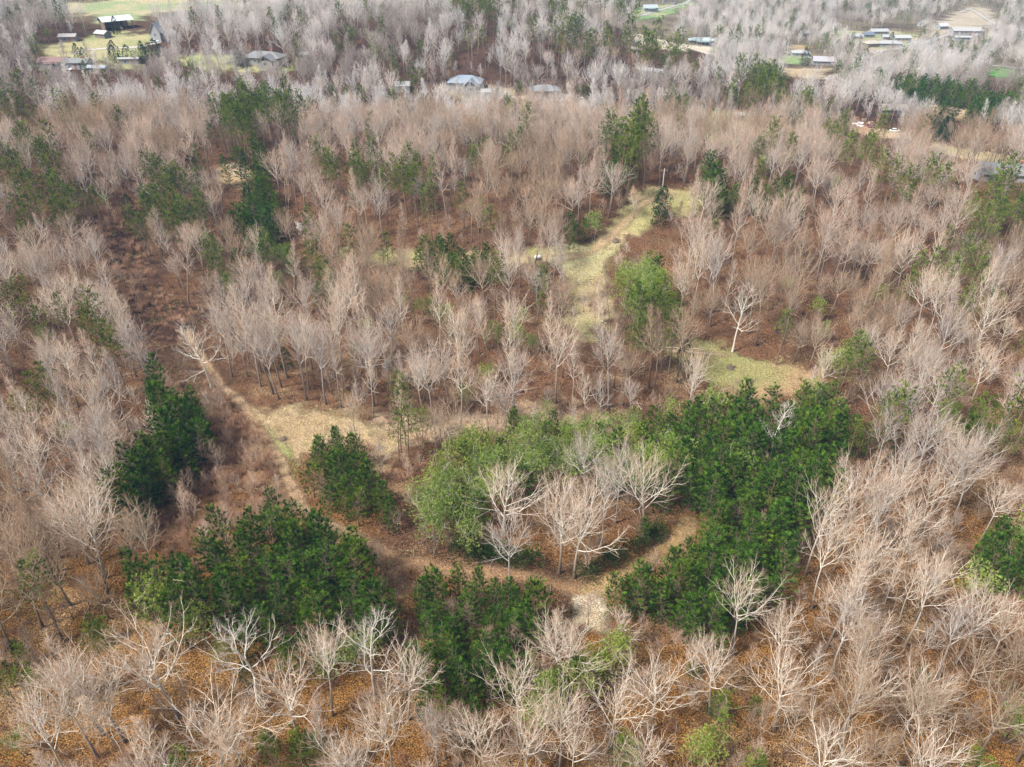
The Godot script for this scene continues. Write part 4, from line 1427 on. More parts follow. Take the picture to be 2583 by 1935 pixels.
func build_houses() -> void:
	var white := lin(0.28, 0.28, 0.27)
	var tan_ := lin(0.23, 0.19, 0.15)
	var grey := lin(0.19, 0.19, 0.20)
	var blue := lin(0.18, 0.21, 0.25)
	barn("open sided barn with white metal roof on the left hillside", Vector2(-214.4,459.2), 40)
	house("a_frame_house", "tall white gabled house at the end of the gravel driveway", Vector2(-180.9,432.2), 80, 5.5, 8.0, 4.2, 4.2, "gable", white, lin(0.28, 0.29, 0.30))
	house("small_house", "small white gabled annex right of the tall white house", Vector2(-176.4,432.2), 75, 4.0, 6.0, 2.8, 2.2, "gable", white, lin(0.30, 0.30, 0.32))
	house("farm_house", "long low white house with faded red roof by bare trees", Vector2(-213.3,386.2), 4, 6.5, 13.0, 2.7, 1.5, "gable", white, lin(0.19, 0.12, 0.11), "porch")
	house("farm_house", "grey roofed white house behind two cedars", Vector2(-202.1,385.3), -4, 6.5, 11.0, 2.7, 1.4, "gable", lin(0.30, 0.30, 0.30), lin(0.16, 0.16, 0.16), "chimney")
	house("metal_shed", "low shed with pale blue grey metal roof below the cedars", Vector2(-190.4,379.1), -6, 6.0, 9.0, 2.2, .6, "gable", tan_, lin(0.25, 0.27, 0.29), "metal")
	house("field_shed", "low grey pink shed at the field edge", Vector2(-225.4,427.4), 6, 5.0, 8.0, 2.3, 1.0, "gable", lin(0.23, 0.20, 0.19), lin(0.25, 0.23, 0.22))
	house("field_shed", "small shed with pale sloping roof under the barn", Vector2(-211.9,436.3), -25, 4.5, 7.0, 2.2, 1.2, "gable", lin(0.16, 0.15, 0.13), lin(0.30, 0.30, 0.30))
	house("white_trailer", "long narrow white trailer below the dark evergreens", Vector2(-181.4,392.5), 3, 2.8, 9.0, 2.5, .3, "gable", white, white, "metal")
	house("field_house", "white building with dark windows at the top left edge", Vector2(-326.8,581.5), 5, 8.0, 15.0, 3.2, 1.6, "gable", white, lin(0.27, 0.27, 0.28))
	house("ranch_house", "long grey roofed ranch house beside the dark cedar", Vector2(-117.8,394.8), -8, 9.0, 18.0, 2.9, 2.3, "hip", lin(0.28, 0.27, 0.24), lin(0.16, 0.16, 0.16), "wing chimney")
	house("garden_shed", "tiny white shed in the trees right of the ranch house", Vector2(-100.1,400.3), 10, 2.6, 3.4, 2.2, .9, "gable", white, white)
	house("blue_roofed_house", "large house with pale blue metal hip roofs in the wood", Vector2(-21.4,376.3), -6, 9.0, 15.0, 3.4, 2.6, "hip", lin(0.28, 0.26, 0.23), blue, "wing metal")
	house("garage", "low building with flat white roof below the blue house", Vector2(-13.7,369.3), -12, 6.5, 11.0, 2.6, .5, "gable", lin(0.27, 0.25, 0.23), lin(0.28, 0.28, 0.27), "metal")
	house("grey_house", "grey roofed house half hidden by bare trees", Vector2(14.7,371.1), 5, 8.0, 13.0, 2.8, 2.0, "hip", lin(0.23, 0.21, 0.19), lin(0.18, 0.19, 0.20), "chimney")
	house("storage_shed", "pale grey shed left of the blue roofed house", Vector2(-49.8,370.4), 3, 4.5, 6.5, 2.5, 1.3, "gable", lin(0.27, 0.27, 0.27), lin(0.27, 0.27, 0.27))
	house("valley_house", "white two part house on the green valley field", Vector2(135.3,841.3), 12, 9.0, 14.0, 3.4, 2.4, "gable", white, lin(0.27, 0.30, 0.30), "porch")
	house("valley_house", "dark roofed house among conifers left of the valley field", Vector2(105.4,795.3), 20, 7.0, 10.0, 2.8, 2.0, "gable", lin(0.20, 0.20, 0.20), lin(0.09, 0.09, 0.12))
	house("valley_house", "beige building at the top of the valley field", Vector2(163.6,898.2), 0, 8.0, 12.0, 4.0, 1.2, "gable", lin(0.30, 0.25, 0.22), lin(0.30, 0.27, 0.24))
	house("long_white_house", "long white roofed house behind the sandy lot", Vector2(144.3,636.4), -4, 8.0, 20.0, 2.8, 1.8, "hip", white, lin(0.28, 0.33, 0.33), "porch")
	house("valley_house", "grey ridged roof house below the tan field", Vector2(205.5,546.3), -10, 8.0, 13.5, 3.0, 2.2, "gable", lin(0.23, 0.22, 0.21), lin(0.28, 0.27, 0.28), "chimney")
	house("valley_house", "white roofed house beside dark conifer in the valley", Vector2(207.1,597.2), -8, 8.0, 12.0, 2.8, 1.6, "hip", white, lin(0.27, 0.27, 0.27))
	house("village_house", "small brown house at the left end of the village", Vector2(245.1,704.9), 5, 6.0, 9.0, 2.6, 1.6, "gable", lin(0.18, 0.15, 0.12), lin(0.23, 0.21, 0.21))
	house("village_house", "pale house alone in the middle of the village", Vector2(282.6,692.8), 10, 6.5, 10.0, 2.8, 1.6, "gable", white, lin(0.27, 0.27, 0.28))
	house("village_house", "white roofed house at the top of the village", Vector2(316.8,729.9), 4, 8.0, 15.0, 2.8, 1.6, "gable", white, lin(0.27, 0.27, 0.27))
	house("village_house", "low dark blue roofed house under the top village house", Vector2(300.0,709.5), 4, 6.0, 9.0, 2.6, 1.4, "gable", white, lin(0.11, 0.13, 0.16))
	house("village_house", "cream roofed house in the centre of the village", Vector2(280.5,652.6), 12, 8.0, 12.0, 2.8, 1.8, "hip", tan_, lin(0.30, 0.27, 0.23))
	house("village_house", "pinkish roofed house by the village road", Vector2(257.7,611.9), -6, 7.0, 13.0, 2.7, 1.8, "gable", lin(0.22, 0.16, 0.12), lin(0.23, 0.18, 0.16), "chimney")
	house("village_house", "long white house at the bend of the village road", Vector2(294.3,652.7), -4, 8.0, 17.0, 2.8, 1.7, "hip", white, lin(0.27, 0.27, 0.27))
	house("village_house", "pale house right of the green yard", Vector2(319.3,688.8), 0, 7.0, 13.0, 2.7, 1.6, "gable", lin(0.30, 0.29, 0.27), lin(0.29, 0.29, 0.28))
	house("village_house", "blue grey house below the village road", Vector2(313.7,651.6), 18, 7.0, 9.0, 2.7, 1.7, "gable", white, lin(0.23, 0.25, 0.29))
	house("village_house", "small white garage beside the round conifer", Vector2(307.7,692.2), 0, 5.0, 6.0, 2.6, 1.3, "gable", white, white)
	house("long_hall", "large white hall on the pale hillside", Vector2(387.8,722.0), -4, 12.0, 24.0, 4.2, 2.0, "gable", lin(0.33, 0.30, 0.28), lin(0.28, 0.27, 0.26))
	house("long_shed", "low narrow white shed below the large hall", Vector2(374.1,697.7), -3, 5.0, 14.0, 2.6, .8, "gable", white, white, "metal")
	house("hill_house", "white house left of the large hall", Vector2(384.1,756.5), 15, 7.0, 9.0, 3.0, 2.0, "gable", white, lin(0.34, 0.34, 0.34))
	house("hill_house", "small white house in trees left of the hillside", Vector2(377.5,778.7), 30, 6.0, 8.0, 3.0, 2.0, "gable", white, lin(0.32, 0.32, 0.33))
	house("woodland_shed", "small white shed under thin trees behind the ridge", Vector2(99.7,351.7), 15, 3.0, 4.2, 2.3, 1.0, "gable", white, lin(0.34, 0.34, 0.35))
	house("woodland_house", "low dim roofed house beside the cluttered yard", Vector2(181.6,381.9), -8, 7.0, 11.0, 2.6, 1.8, "gable", lin(0.19, 0.16, 0.15), lin(0.21, 0.18, 0.16))
	house("edge_house", "grey shingled house with pale walls at the right edge", Vector2(156.3,243.4), -8, 8.0, 17.0, 2.9, 2.4, "gable", lin(0.27, 0.28, 0.30), lin(0.15, 0.15, 0.15), "chimney")
	car("white car parked by the grey roofed wooded house", Vector2(30.3,369.9), 8, lin(.75, .76, .78))
	car("pale car parked at the lower end of the cluttered yard", Vector2(167.7,345.7), -15, lin(.72, .7, .66))
	car("dark red car parked among the yard clutter", Vector2(160.3,352.2), 30, lin(.2, .05, .05))
	car("white car parked before the tall white house", Vector2(-182.2,427.3), 20, lin(.78, .78, .78))
	car("silver car parked by the village road", Vector2(277.6,625.0), 60, lin(.55, .57, .6))
	car("white van parked by the faded red roofed house", Vector2(-205.7,380.9), -5, lin(.78, .78, .76))


# crown centre where it stands: [kind, style, x, d, scale, tone, height share]
func hero(style: String, spots: Array, scale_: float, tone: int) -> void:
	for k in spots.size() / 2:
		var x: float = spots[2 * k]
		var d: float = spots[2 * k + 1]
		claim(x, d, 3.5)
		plant("bare_tree", x, d, pick("bare_tree", [style]), scale_ * rng.randf_range(.93, 1.07), tone)


func plant_heroes() -> void:
	hero("snag", [-67.9,147.0], 0.92, 0)
	hero("vase", [-45.5,145.6,0.6,154.0], 0.84, 0)
	hero("poplar", [-32.0,155.3,-41.6,161.9,-35.1,156.3,12.9,136.1,20.9,154.9,-17.0,156.2,-4.9,151.4,-24.9,158.9,8.9,150.2], 0.76, 0)
	hero("oak", [-1.7,96.4,7.6,88.9,10.0,87.9,22.8,97.9], .98, 0)
	hero("vase", [13.1,106.3,18.2,101.3,15.2,95.3], 0.76, 1)
	hero("oak", [-69.5,91.0,-65.4,87.9], .98, 0)
	hero("vase", [55.0,94.3,58.8,93.7,47.6,89.0,46.4,82.0,53.3,82.2,61.2,89.6], .8, 0)
	hero("vase", [74.6,101.0,66.3,103.5,73.4,109.4,68.5,120.1,73.1,118.7,80.6,105.9], 0.84, 1)
	hero("oak", [-36.3,55.3,-50.3,59.4,-44.5,62.7,-27.5,59.6], 0.92, 0)
	hero("snag", [-34.8,66.0,-18.8,66.0], 0.80, 0)
	hero("vase", [-24.2,63.5,-13.9,62.8,1.2,58.5,-2.8,52.3,5.8,55.1,-14.3,53.4,16.4,52.3,-18.1,52.0], 0.76, 0)
	hero("oak", [6.4,67.8,8.0,67.2,12.3,58.1,18.3,60.9,1.6,53.6], 0.71, 0)
	hero("small", [16.0,73.0,24.8,69.2,-32.5,129.6], .9, 2)
	hero("vase", [32.0,72.8,37.5,70.1,47.9,66.9,57.8,75.1,64.1,72.3,42.3,59.7], 0.80, 0)
	hero("oak", [26.4,63.2,34.6,61.2,50.9,59.9,47.8,51.2,36.8,52.5], 0.80, 0)
	hero("oak", [-70.4,107.9,-78.1,119.7,-68.6,120.6], 0.76, 0)
	hero("vase", [-82.0,113.5,-106.5,167.5,-82.5,105.5,-89.0,113.3,-88.8,154.1], 0.76, 0)
	hero("vase", [-69.0,184.5,-70.2,202.9,-89.2,223.8,-88.4,203.8,-92.1,205.8], 0.71, 0)
	hero("vase", [-0.7,177.6,-0.7,171.6], .75, 0)
	hero("small", [-32.3,135.0], .85, 1)
	hero("snag", [50.3,118.8,51.3,155.9], .7, 0)
	var L := func(kind: String, spots: Array, s: float, tone: int) -> void:
		for k in spots.size() / 2:
			claim(spots[2 * k], spots[2 * k + 1], 2.5)
			plant(kind, spots[2 * k], spots[2 * k + 1], rng.randi() % forms_of[kind].size(), s * rng.randf_range(.9, 1.1), tone)
	L.call("blossom_tree", [-64.7,225.2,-28.2,148.5,-74.2,228.0], .5, 0)
	L.call("young_pine", [13.8,57.5,14.6,56.9,-27.0,57.2,-26.2,57.8,-30.7,58.1,26.6,63.1,27.4,62.5,55.8,67.2,30.7,54.4,56.7,54.2,-69.7,71.1,-68.6,68.0,-60.4,74.9,25.1,69.2,32.6,63.6,-37.0,68.0], .5, 2)
	L.call("blossom_tree", [-138.8,391.1,-137.9,390.5], .95, 0)
	L.call("rusty_tree", [-8.3,163.1,-13.3,174.9,4.4,212.7,35.2,213.8], .95, 0)
	L.call("rusty_tree", [49.9,173.5,-0.6,147.1,-12.3,135.5,-16.9,144.1,-48.1,116.8,5.3,183.9,21.0,179.5], .6, 1)
	L.call("tall_pine", [30.4,155.0,33.7,156.8,28.1,149.6,33.7,149.6,26.4,147.8,-22.0,121.8,-22.0,118.4,-20.3,120.4,-45.0,179.5,-52.3,186.1,-50.3,187.9,-79.1,189.0,-73.3,179.6,-73.2,187.3], .75, 2)
	L.call("tall_pine", [-60.8,244.4,-54.9,244.6,-49.8,240.2,-43.5,236.9,-36.2,236.0,-31.9,236.0,-24.1,227.7,-22.2,220.3,-10.6,236.2,-13.4,233.9,-29.5,225.5,-45.9,233.6,-56.2,235.2,-13.9,214.8,-22.5,207.0,-5.7,199.4,-89.0,281.8,-82.2,280.8,-75.3,272.7,-98.9,282.3,-99.6,274.3,-96.7,290.7,-72.7,275.4], .85, 1)
	L.call("tall_pine", [-93.8,125.5,-92.9,120.6,-93.0,129.2,-106.1,151.7,-101.9,148.9,-89.1,146.8,-85.1,143.1,-128.0,192.0,-128.5,207.7,-128.0,217.7,-136.7,214.7,-121.6,214.3,-131.2,203.2,-121.3,204.9,-148.8,231.7,-144.2,239.2,-137.7,237.0,-138.1,231.8,-137.9,207.2,-118.5,212.7], .85, 2)
	L.call("tall_pine", [-109.3,225.6,-107.3,231.7,-100.9,232.5,-96.7,232.4,-104.8,219.5,-98.3,219.5,-93.6,221.0,-105.3,210.3,-98.0,210.7,-107.0,218.5,-93.6,212.6,-68.2,200.7,-64.3,195.2,-75.9,184.3,-47.5,180.2], .9, 1)
	L.call("tall_pine", [97.5,353.8,108.5,373.8,116.6,380.1,120.8,371.3,106.1,347.9,115.2,344.9,98.2,340.1,110.1,275.8,119.6,287.4,105.8,245.4,98.5,241.1,100.5,235.2,108.9,238.6,113.1,245.6,105.4,233.3,72.5,220.4,102.7,214.9,106.0,213.4,112.3,206.9,118.6,210.0,109.2,204.1], .9, 3)
	L.call("tall_pine", [119.7,196.1,125.7,198.6,129.7,197.1,128.1,189.1,122.4,189.3,120.2,192.0,107.4,171.0,107.3,161.3,106.9,155.8,98.5,150.8,104.5,159.6,71.7,141.5,73.3,138.0,67.5,134.6,70.4,135.1,59.8,150.1,74.7,237.3,52.8,190.8,95.7,168.4,107.8,179.5], .8, 1)
	L.call("tall_pine", [-12.1,176.3,8.0,163.1,-1.7,154.5,-15.7,161.7,-19.6,169.8], .6, 2)
	L.call("tall_pine", [57.1,126.3,60.8,121.5,62.0,120.0,68.4,118.5,71.3,117.2,80.2,119.8,85.3,121.7,89.9,122.1,92.8,119.4,92.0,114.3,81.0,115.9,88.5,115.7,64.5,117.1,57.4,121.6], .7, 3)
	L.call("tall_pine", [-28.5,53.9,-25.3,53.9,12.6,53.2,13.6,52.6,25.8,59.3,25.8,56.8,-31.0,68.0,-66.3,67.7,-64.1,64.8,-63.8,62.0,-61.8,62.6,-56.6,70.6,-56.9,69.8,-23.2,54.5,28.0,50.5,53.2,50.2,56.0,51.4], .55, 3)
	L.call("budding_tree", [33.0,180.1,30.3,176.4,34.5,174.0,34.4,181.9,29.6,180.5], 1.1, 0)
	L.call("budding_tree", [-18.0,122.9,-4.9,159.4,-5.6,145.2,24.3,56.2,22.9,55.0,11.3,67.5,13.9,68.6,8.1,64.7,5.5,62.0,2.6,60.7,9.7,66.0,73.2,145.4,69.0,144.3], .8, 2)
	L.call("cedar_tree", [-128.5,389.9,-127.7,388.0,-127.8,390.6,-201.9,392.3,-203.6,389.9,-189.9,396.6,-192.2,401.3,-177.2,398.7,-175.0,400.7,-173.1,404.7,-174.2,393.6,-170.2,403.0,43.2,217.2,42.8,215.5,41.7,209.9,-207.1,441.8,-183.5,396.7], 1.0, 1)
	L.call("cedar_tree", [183.3,347.7,182.8,340.2,182.4,333.2,183.8,330.2,182.5,316.3,184.2,314.3,178.3,333.7,177.3,324.3,189.2,320.9,185.4,337.0], 1.15, 1)
	L.call("cedar_tree", [152.3,658.7,190.4,537.0,228.2,585.4,226.0,534.0,210.7,504.5,248.2,634.7,214.0,652.2,301.4,667.5,107.3,791.7,109.0,819.4], 1.3, 0)
	L.call("young_pine", [-12.6,77.1,-10.9,76.2,-11.8,75.0,-9.7,74.5,-8.8,75.7], .6, 3)


func plant_stands() -> void:
	var dark := {"young_pine": 1.0}
	stand([-15.4,78.8,-12.1,80.5,-6.6,80.0,-1.8,80.3,3.7,78.3,2.8,70.0,3.9,66.3,-2.8,62.9,-6.4,63.0,-10.5,69.7], 3.4, {"young_pine": .9, "evergreen_shrub": .1}, .6, .95)
	stand([-44.2,73.2,-38.1,74.2,-29.5,70.4,-23.5,72.5,-17.7,72.1,-17.2,68.2,-24.9,66.7,-33.8,68.0,-42.0,68.5], 4.0, {"budding_tree": .55, "young_pine": .45}, .65, .95)
	stand([-9.4,120.0,8.6,125.0,36.4,127.3,32.3,110.6,23.0,104.3,7.9,110.9,-5.5,108.9], 3.8, {"budding_tree": .7, "young_pine": .3}, .75, 1.1)
	stand([23.9,85.9,35.3,97.9,46.0,92.4,42.9,84.5,36.1,77.8,29.3,72.1,24.3,73.1,21.9,78.2], 3.8, {"young_pine": 1.0}, .75, 1.15)
	var dark2 := {"young_pine": .94, "budding_tree": .06}
	stand([24.6,109.6,34.0,124.3,46.5,130.9,53.8,127.3,63.4,131.5,65.9,125.2,62.4,115.3,56.7,108.6,55.8,103.6,50.4,96.7,44.2,91.4,42.1,84.4,34.9,78.6,29.6,73.3,25.1,73.9,23.0,81.0,27.2,88.0,30.6,98.0,26.0,103.0], 3.7, dark2, .8, 1.35)
	stand([15.3,79.0,18.5,82.3,23.8,84.9,23.4,78.2,19.7,76.4,15.8,77.2], 3.2, dark, .8, 1.05)
	stand([-57.9,84.0,-49.3,86.5,-42.4,92.4,-38.2,99.8,-27.3,92.2,-20.6,87.1,-18.5,78.8,-18.6,73.0,-24.0,73.8,-29.9,70.9,-38.7,75.1,-44.2,73.7,-50.2,74.0,-55.9,78.3], 3.7, dark2, .8, 1.3)
	stand([-15.5,81.9,-11.0,83.2,-6.0,82.0,-1.8,83.0,3.1,82.2,7.5,80.0,5.7,77.4,2.8,71.6,4.0,68.5,-2.8,64.3,-5.9,65.9,-9.4,70.5,-11.7,74.9,-14.7,77.9], 3.3, {"young_pine": .8, "evergreen_shrub": .14, "budding_tree": .06}, .75, 1.1)
	stand([-14.5,71.3,-9.9,69.7,-6.4,63.7,-3.8,58.3,-5.4,54.6,-9.7,53.2,-11.9,58.4,-13.2,64.6], 3.4, {"young_pine": .8, "bare_tree": .2}, .75, 1.05)
	stand([2.7,64.2,7.2,68.4,15.2,72.2,15.0,68.3,9.4,64.7,5.0,62.4], 3.0, {"budding_tree": .7, "young_pine": .3}, .6, .85)
	stand([-37.9,106.8,-37.2,116.8,-32.0,122.1,-27.0,116.3,-25.2,107.5,-20.1,106.0,-18.0,102.2,-20.7,93.2,-24.3,92.1,-31.2,96.4,-35.0,99.7], 3.5, {"young_pine": 1.0}, .75, 1.05)
	stand([-17.7,101.0,-13.7,108.8,-9.1,116.3,-0.5,118.2,8.4,123.0,17.1,119.9,26.8,125.7,34.9,125.3,29.3,113.7,23.2,107.1,17.8,109.9,11.4,114.1,3.6,106.8,-2.0,100.1,-5.0,94.3,-5.5,88.0,-10.4,87.0,-16.0,92.1], 4.3, {"budding_tree": .82, "young_pine": .18}, .85, 1.15)
	stand([-11.1,92.5,-3.6,94.6,3.3,90.9,5.1,86.8,-1.9,86.8,-9.4,89.4], 1.7, {"evergreen_shrub": .95, "young_pine": .05}, .8, 1.4)
	stand([10.6,87.8,14.6,91.0,20.5,95.0,26.6,99.0,25.9,95.0,18.2,89.4,12.6,85.5], 1.7, {"evergreen_shrub": .95, "young_pine": .05}, .7, 1.2)
	stand([-78.3,140.6,-74.0,135.8,-67.4,132.4,-60.9,124.2,-58.7,115.2,-60.9,109.5,-61.2,101.7,-63.5,95.6,-67.6,98.9,-68.7,106.3,-66.8,114.0,-68.1,120.6], 3.3, dark, 1.0, 1.35)
	stand([-96.5,259.8,-84.8,262.7,-80.7,252.3,-76.7,235.5,-72.0,230.7,-70.3,216.4,-77.2,211.4,-87.1,228.3,-82.0,240.0,-83.9,248.5,-88.1,250.7,-95.7,251.0], 4.2, dark, 1.0, 1.3)
	stand([-27.2,196.9,-18.4,198.2,-3.2,192.9,-3.1,187.1,-6.7,183.4,-16.2,182.9,-25.4,191.7], 3.6, dark, .8, 1.15)
	stand([11.7,199.0,19.6,204.9,25.7,202.5,26.7,196.2,19.9,190.6,12.7,192.9], 4.0, {"young_pine": .5, "budding_tree": .5}, .8, 1.0)
	stand([26.9,232.4,34.2,247.6,42.3,242.7,42.6,225.4,40.2,217.3,32.0,215.6,27.3,221.6], 4.5, {"young_pine": .6, "tall_pine": .4}, .95, 1.25)
	stand([45.7,226.0,60.6,232.1,61.3,221.9,64.9,216.5,58.7,208.7,52.4,217.0], 4.0, dark, 1.0, 1.3)
	stand([66.3,220.2,77.0,220.4,81.7,210.7,76.6,208.6,67.5,213.6], 4.5, dark2, .9, 1.2)
	stand([-1.3,397.1,12.0,402.2,32.7,413.1,50.3,405.4,66.7,409.8,85.4,398.1,80.9,384.9,59.3,385.3,48.9,391.0,33.4,388.5,16.1,390.5], 5.2, {"tall_pine": .65, "bare_tree": .35}, 1.1, 1.4)
	stand([179.1,408.3,197.8,413.6,224.8,414.6,239.0,396.5,243.1,377.6,214.3,358.7,202.0,371.9,190.6,390.9], 3.6, dark, 1.0, 1.3)
	stand([-33.2,445.7,-23.3,450.3,-8.5,433.5,-5.9,414.1,-14.9,413.6,-26.5,418.5], 6.0, {"tall_pine": .8, "bare_tree": .2}, 1.0, 1.3)
	stand([-1.5,461.1,23.9,472.6,49.7,474.9,66.2,461.6,83.9,445.2,75.2,436.9,53.8,440.6,32.1,441.5,12.9,442.6,-1.4,446.2], 7.5, {"tall_pine": .7, "bare_tree": .3}, 1.0, 1.3)
	stand([71.6,89.3,79.3,94.2,86.8,95.3,79.7,82.9,70.1,82.0], 3.4, {"young_pine": .75, "budding_tree": .25}, .7, 1.0)
	stand([-203.2,322.3,-189.0,319.4,-166.0,297.6,-159.8,278.3,-176.2,285.0,-185.7,290.3], 7.0, {"tall_pine": .7, "bare_tree": .3}, .8, 1.0)
	stand([-162.6,248.2,-154.6,249.9,-143.0,248.3,-138.7,237.2,-147.6,235.6,-157.1,237.8], 6.0, {"tall_pine": .75, "bare_tree": .25}, .8, 1.0)
	stand([-112.3,222.9,-108.1,238.3,-97.7,235.8,-92.1,226.3,-89.7,216.9,-94.8,208.8,-101.3,199.5,-106.3,206.5], 5.0, {"tall_pine": .85, "bare_tree": .15}, .75, 1.0)
	stand([-141.6,209.6,-140.2,221.9,-131.4,225.6,-123.1,219.6,-121.8,226.0,-114.9,214.6,-119.3,205.9,-125.3,198.2,-136.2,199.2], 5.5, {"tall_pine": .8, "bare_tree": .2}, .8, 1.0)
	stand([-61.0,244.9,-51.0,247.1,-44.0,239.9,-33.8,239.4,-23.0,230.1,-20.8,219.1,-27.3,216.4,-34.9,223.4,-53.4,226.0], 5.5, {"tall_pine": .75, "bare_tree": .25}, .8, 1.0)
	stand([54.8,124.8,60.9,126.9,64.2,123.7,68.6,121.4,73.9,119.2,72.5,115.9,63.9,115.7,59.8,118.6,55.1,120.1], 4.8, {"tall_pine": .6, "young_pine": .4}, .8, 1.05)
	stand([77.9,118.5,84.2,123.1,90.5,123.4,95.5,119.2,92.7,112.4,86.5,113.2,79.0,113.3], 4.8, {"tall_pine": .65, "young_pine": .35}, .8, 1.05)
	stand([27.3,177.9,32.9,181.3,37.7,174.9,36.8,165.4,30.4,161.9,26.8,167.8], 4.6, {"budding_tree": .8, "young_pine": .2}, 1.0, 1.3)
	stand([26.7,158.9,31.2,161.5,37.1,158.6,35.4,147.8,28.7,142.6,25.4,147.8], 4.6, {"tall_pine": .9, "bare_tree": .1}, .75, .95)
	stand([93.8,350.2,112.0,387.5,127.4,386.6,124.3,364.6,110.5,335.0,99.9,324.2,93.6,336.4], 6.5, {"tall_pine": .9, "bare_tree": .1}, .95, 1.2)
	stand([-110.4,298.6,-101.1,316.4,-81.3,301.7,-71.7,270.2,-86.0,270.4,-86.1,258.1,-94.5,255.2], 5.5, {"tall_pine": .85, "bare_tree": .15}, .9, 1.1)
	stand([122.5,202.8,133.3,209.6,139.8,203.8,132.7,190.3,122.5,192.4], 5.0, {"tall_pine": .6, "budding_tree": .4}, .8, 1.0)
	stand([-76.0,213.1,-64.7,211.5,-57.8,194.8,-61.3,185.7,-68.1,193.4], 5.5, {"tall_pine": .4, "budding_tree": .4, "bare_tree": .2}, .6, .85)
	stand([-58.4,195.0,-50.8,195.2,-42.8,181.9,-47.9,174.0,-55.1,180.1], 6.0, {"budding_tree": .4, "tall_pine": .3, "bare_tree": .3}, .6, .85)
	stand([-30.1,181.2,-12.0,174.0,11.5,168.3,8.7,153.3,-11.2,157.2,-27.3,167.0], 7.0, {"budding_tree": .35, "tall_pine": .2, "bare_tree": .45}, .6, .85)
	stand([-84.6,198.5,-77.9,201.2,-71.4,183.1,-78.2,182.1], 6.0, {"tall_pine": .6, "budding_tree": .4}, .6, .8)
	stand([-24.0,132.2,-18.5,128.5,-20.0,121.5,-23.7,123.3], 6.0, {"tall_pine": .5, "bare_tree": .5}, .5, .7)
	stand([111.7,180.0,114.9,171.2,110.4,156.8,102.5,155.4], 7.0, {"tall_pine": .7, "bare_tree": .3}, .7, .9)
	thicket([-64.7,144.3,-52.6,130.6,-45.3,119.0,-41.6,110.3,-42.5,106.4,-45.6,99.6,-50.9,93.8,-62.0,92.6,-67.0,98.0,-63.6,113.5,-60.8,120.9,-64.2,133.7], 1.7, .55, 1.15)
	thicket([-99.6,174.7,-92.6,177.0,-76.6,163.7,-67.2,148.8,-65.4,134.6,-79.6,148.3,-93.2,165.4], 2.2, .35, .7)
	thicket([-126.8,224.5,-116.1,228.2,-94.6,189.1,-80.8,180.2,-85.2,172.2,-103.2,180.9], 2.2, .5, 1.0)
	thicket([-21.5,94.5,-17.4,92.9,-17.4,85.9,-15.7,80.5,-13.8,76.2,-16.2,75.8,-18.7,82.3,-20.2,87.9], 2.2, .2, .45)
	thicket([-37.9,125.0,-28.6,124.8,-18.3,116.6,-17.6,109.4,-27.3,116.9], 2.2, .5, 1.0)
	thicket([15.4,82.7,23.4,87.8,27.4,78.3,21.1,73.8,15.4,77.2], 2.2, .4, .9)


func grass() -> void:
	var r := RandomNumberGenerator.new()
	r.seed = 77
	var tuft_ := Buf.new()
	for k in 14:
		var a := r.randf() * TAU
		var p := Vector3(cos(a), 0, sin(a)) * r.randf() * .3
		tuft_.blade(p, Vector3(cos(a) * .25, r.randf_range(.25, .5), sin(a) * .25), .05, r.randf() * TAU, lin(1, 1, 1) * r.randf_range(.75, 1.1))
	var m := tuft_.mesh()
	var where := []
	for o in opens:
		var b: Rect2 = o[1]
		if b.position.y > 300:
			continue
		for k in int(minf(b.get_area() * .9, 5000)):
			var q := Vector2(r.randf_range(b.position.x, b.end.x), r.randf_range(b.position.y, b.end.y))
			var inside: float = seg_dist(q, o[0], true) * (1.0 if Geometry2D.is_point_in_polygon(q, o[0]) else -1.0)
			if inside > -1.2 and nz.get_noise_2d(q.x * 12, q.y * 12) > -.12:
				where.append([q, lin(.5, .39, .2).lerp(lin(.36, .36, .13), smoothstep(0.0, .25, nz.get_noise_2d(q.x * 4, q.y * 4))) * r.randf_range(.8, 1.15)])
	var mm := MultiMesh.new()
	mm.transform_format = MultiMesh.TRANSFORM_3D
	mm.use_colors = true
	mm.mesh = m
	mm.instance_count = where.size()
	for k in where.size():
		var q: Vector2 = where[k][0]
		mm.set_instance_transform(k, Transform3D(Basis(Vector3.UP, r.randf() * TAU).scaled(Vector3.ONE * r.randf_range(.6, 1.3)), at(q.x, q.y)))
		mm.set_instance_color(k, where[k][1])
	var o := MultiMeshInstance3D.new()
	o.name = "grass"
	o.multimesh = mm
	o.material_override = M.plant
	o.set_meta("kind", "stuff")
	o.set_meta("label", "dry grass tufts growing over the clearings and meadows")
	o.set_meta("category", "grass")
	add_child(o)


func brush_pile(label: String, where: Vector2, s: float) -> void:
	var o := thing("brush_pile", label, "brush pile", at(where.x, where.y), 0, "brush piles left in the clearings")
	var b := Buf.new()
	for k in 70:
		var a := rng.randf() * TAU
		var p := Vector3(cos(a) * rng.randf() * 1.1, rng.randf() * .5, sin(a) * rng.randf() * 1.1) * s
		b.twig(p, Vector3(rng.randf_range(-1, 1), rng.randf_range(0, .45), rng.randf_range(-1, 1)) * 1.2 * s, .045, lin(.17, .12, .1) * rng.randf_range(.6, 1.5))
	part("branch", b.mesh(), M.plant, o)
	var h := SphereMesh.new()
	h.radius = .9 * s
	h.height = .9 * s
	h.radial_segments = 12
	h.rings = 6
	part("rotting_core", h, M.wood_dark, o)


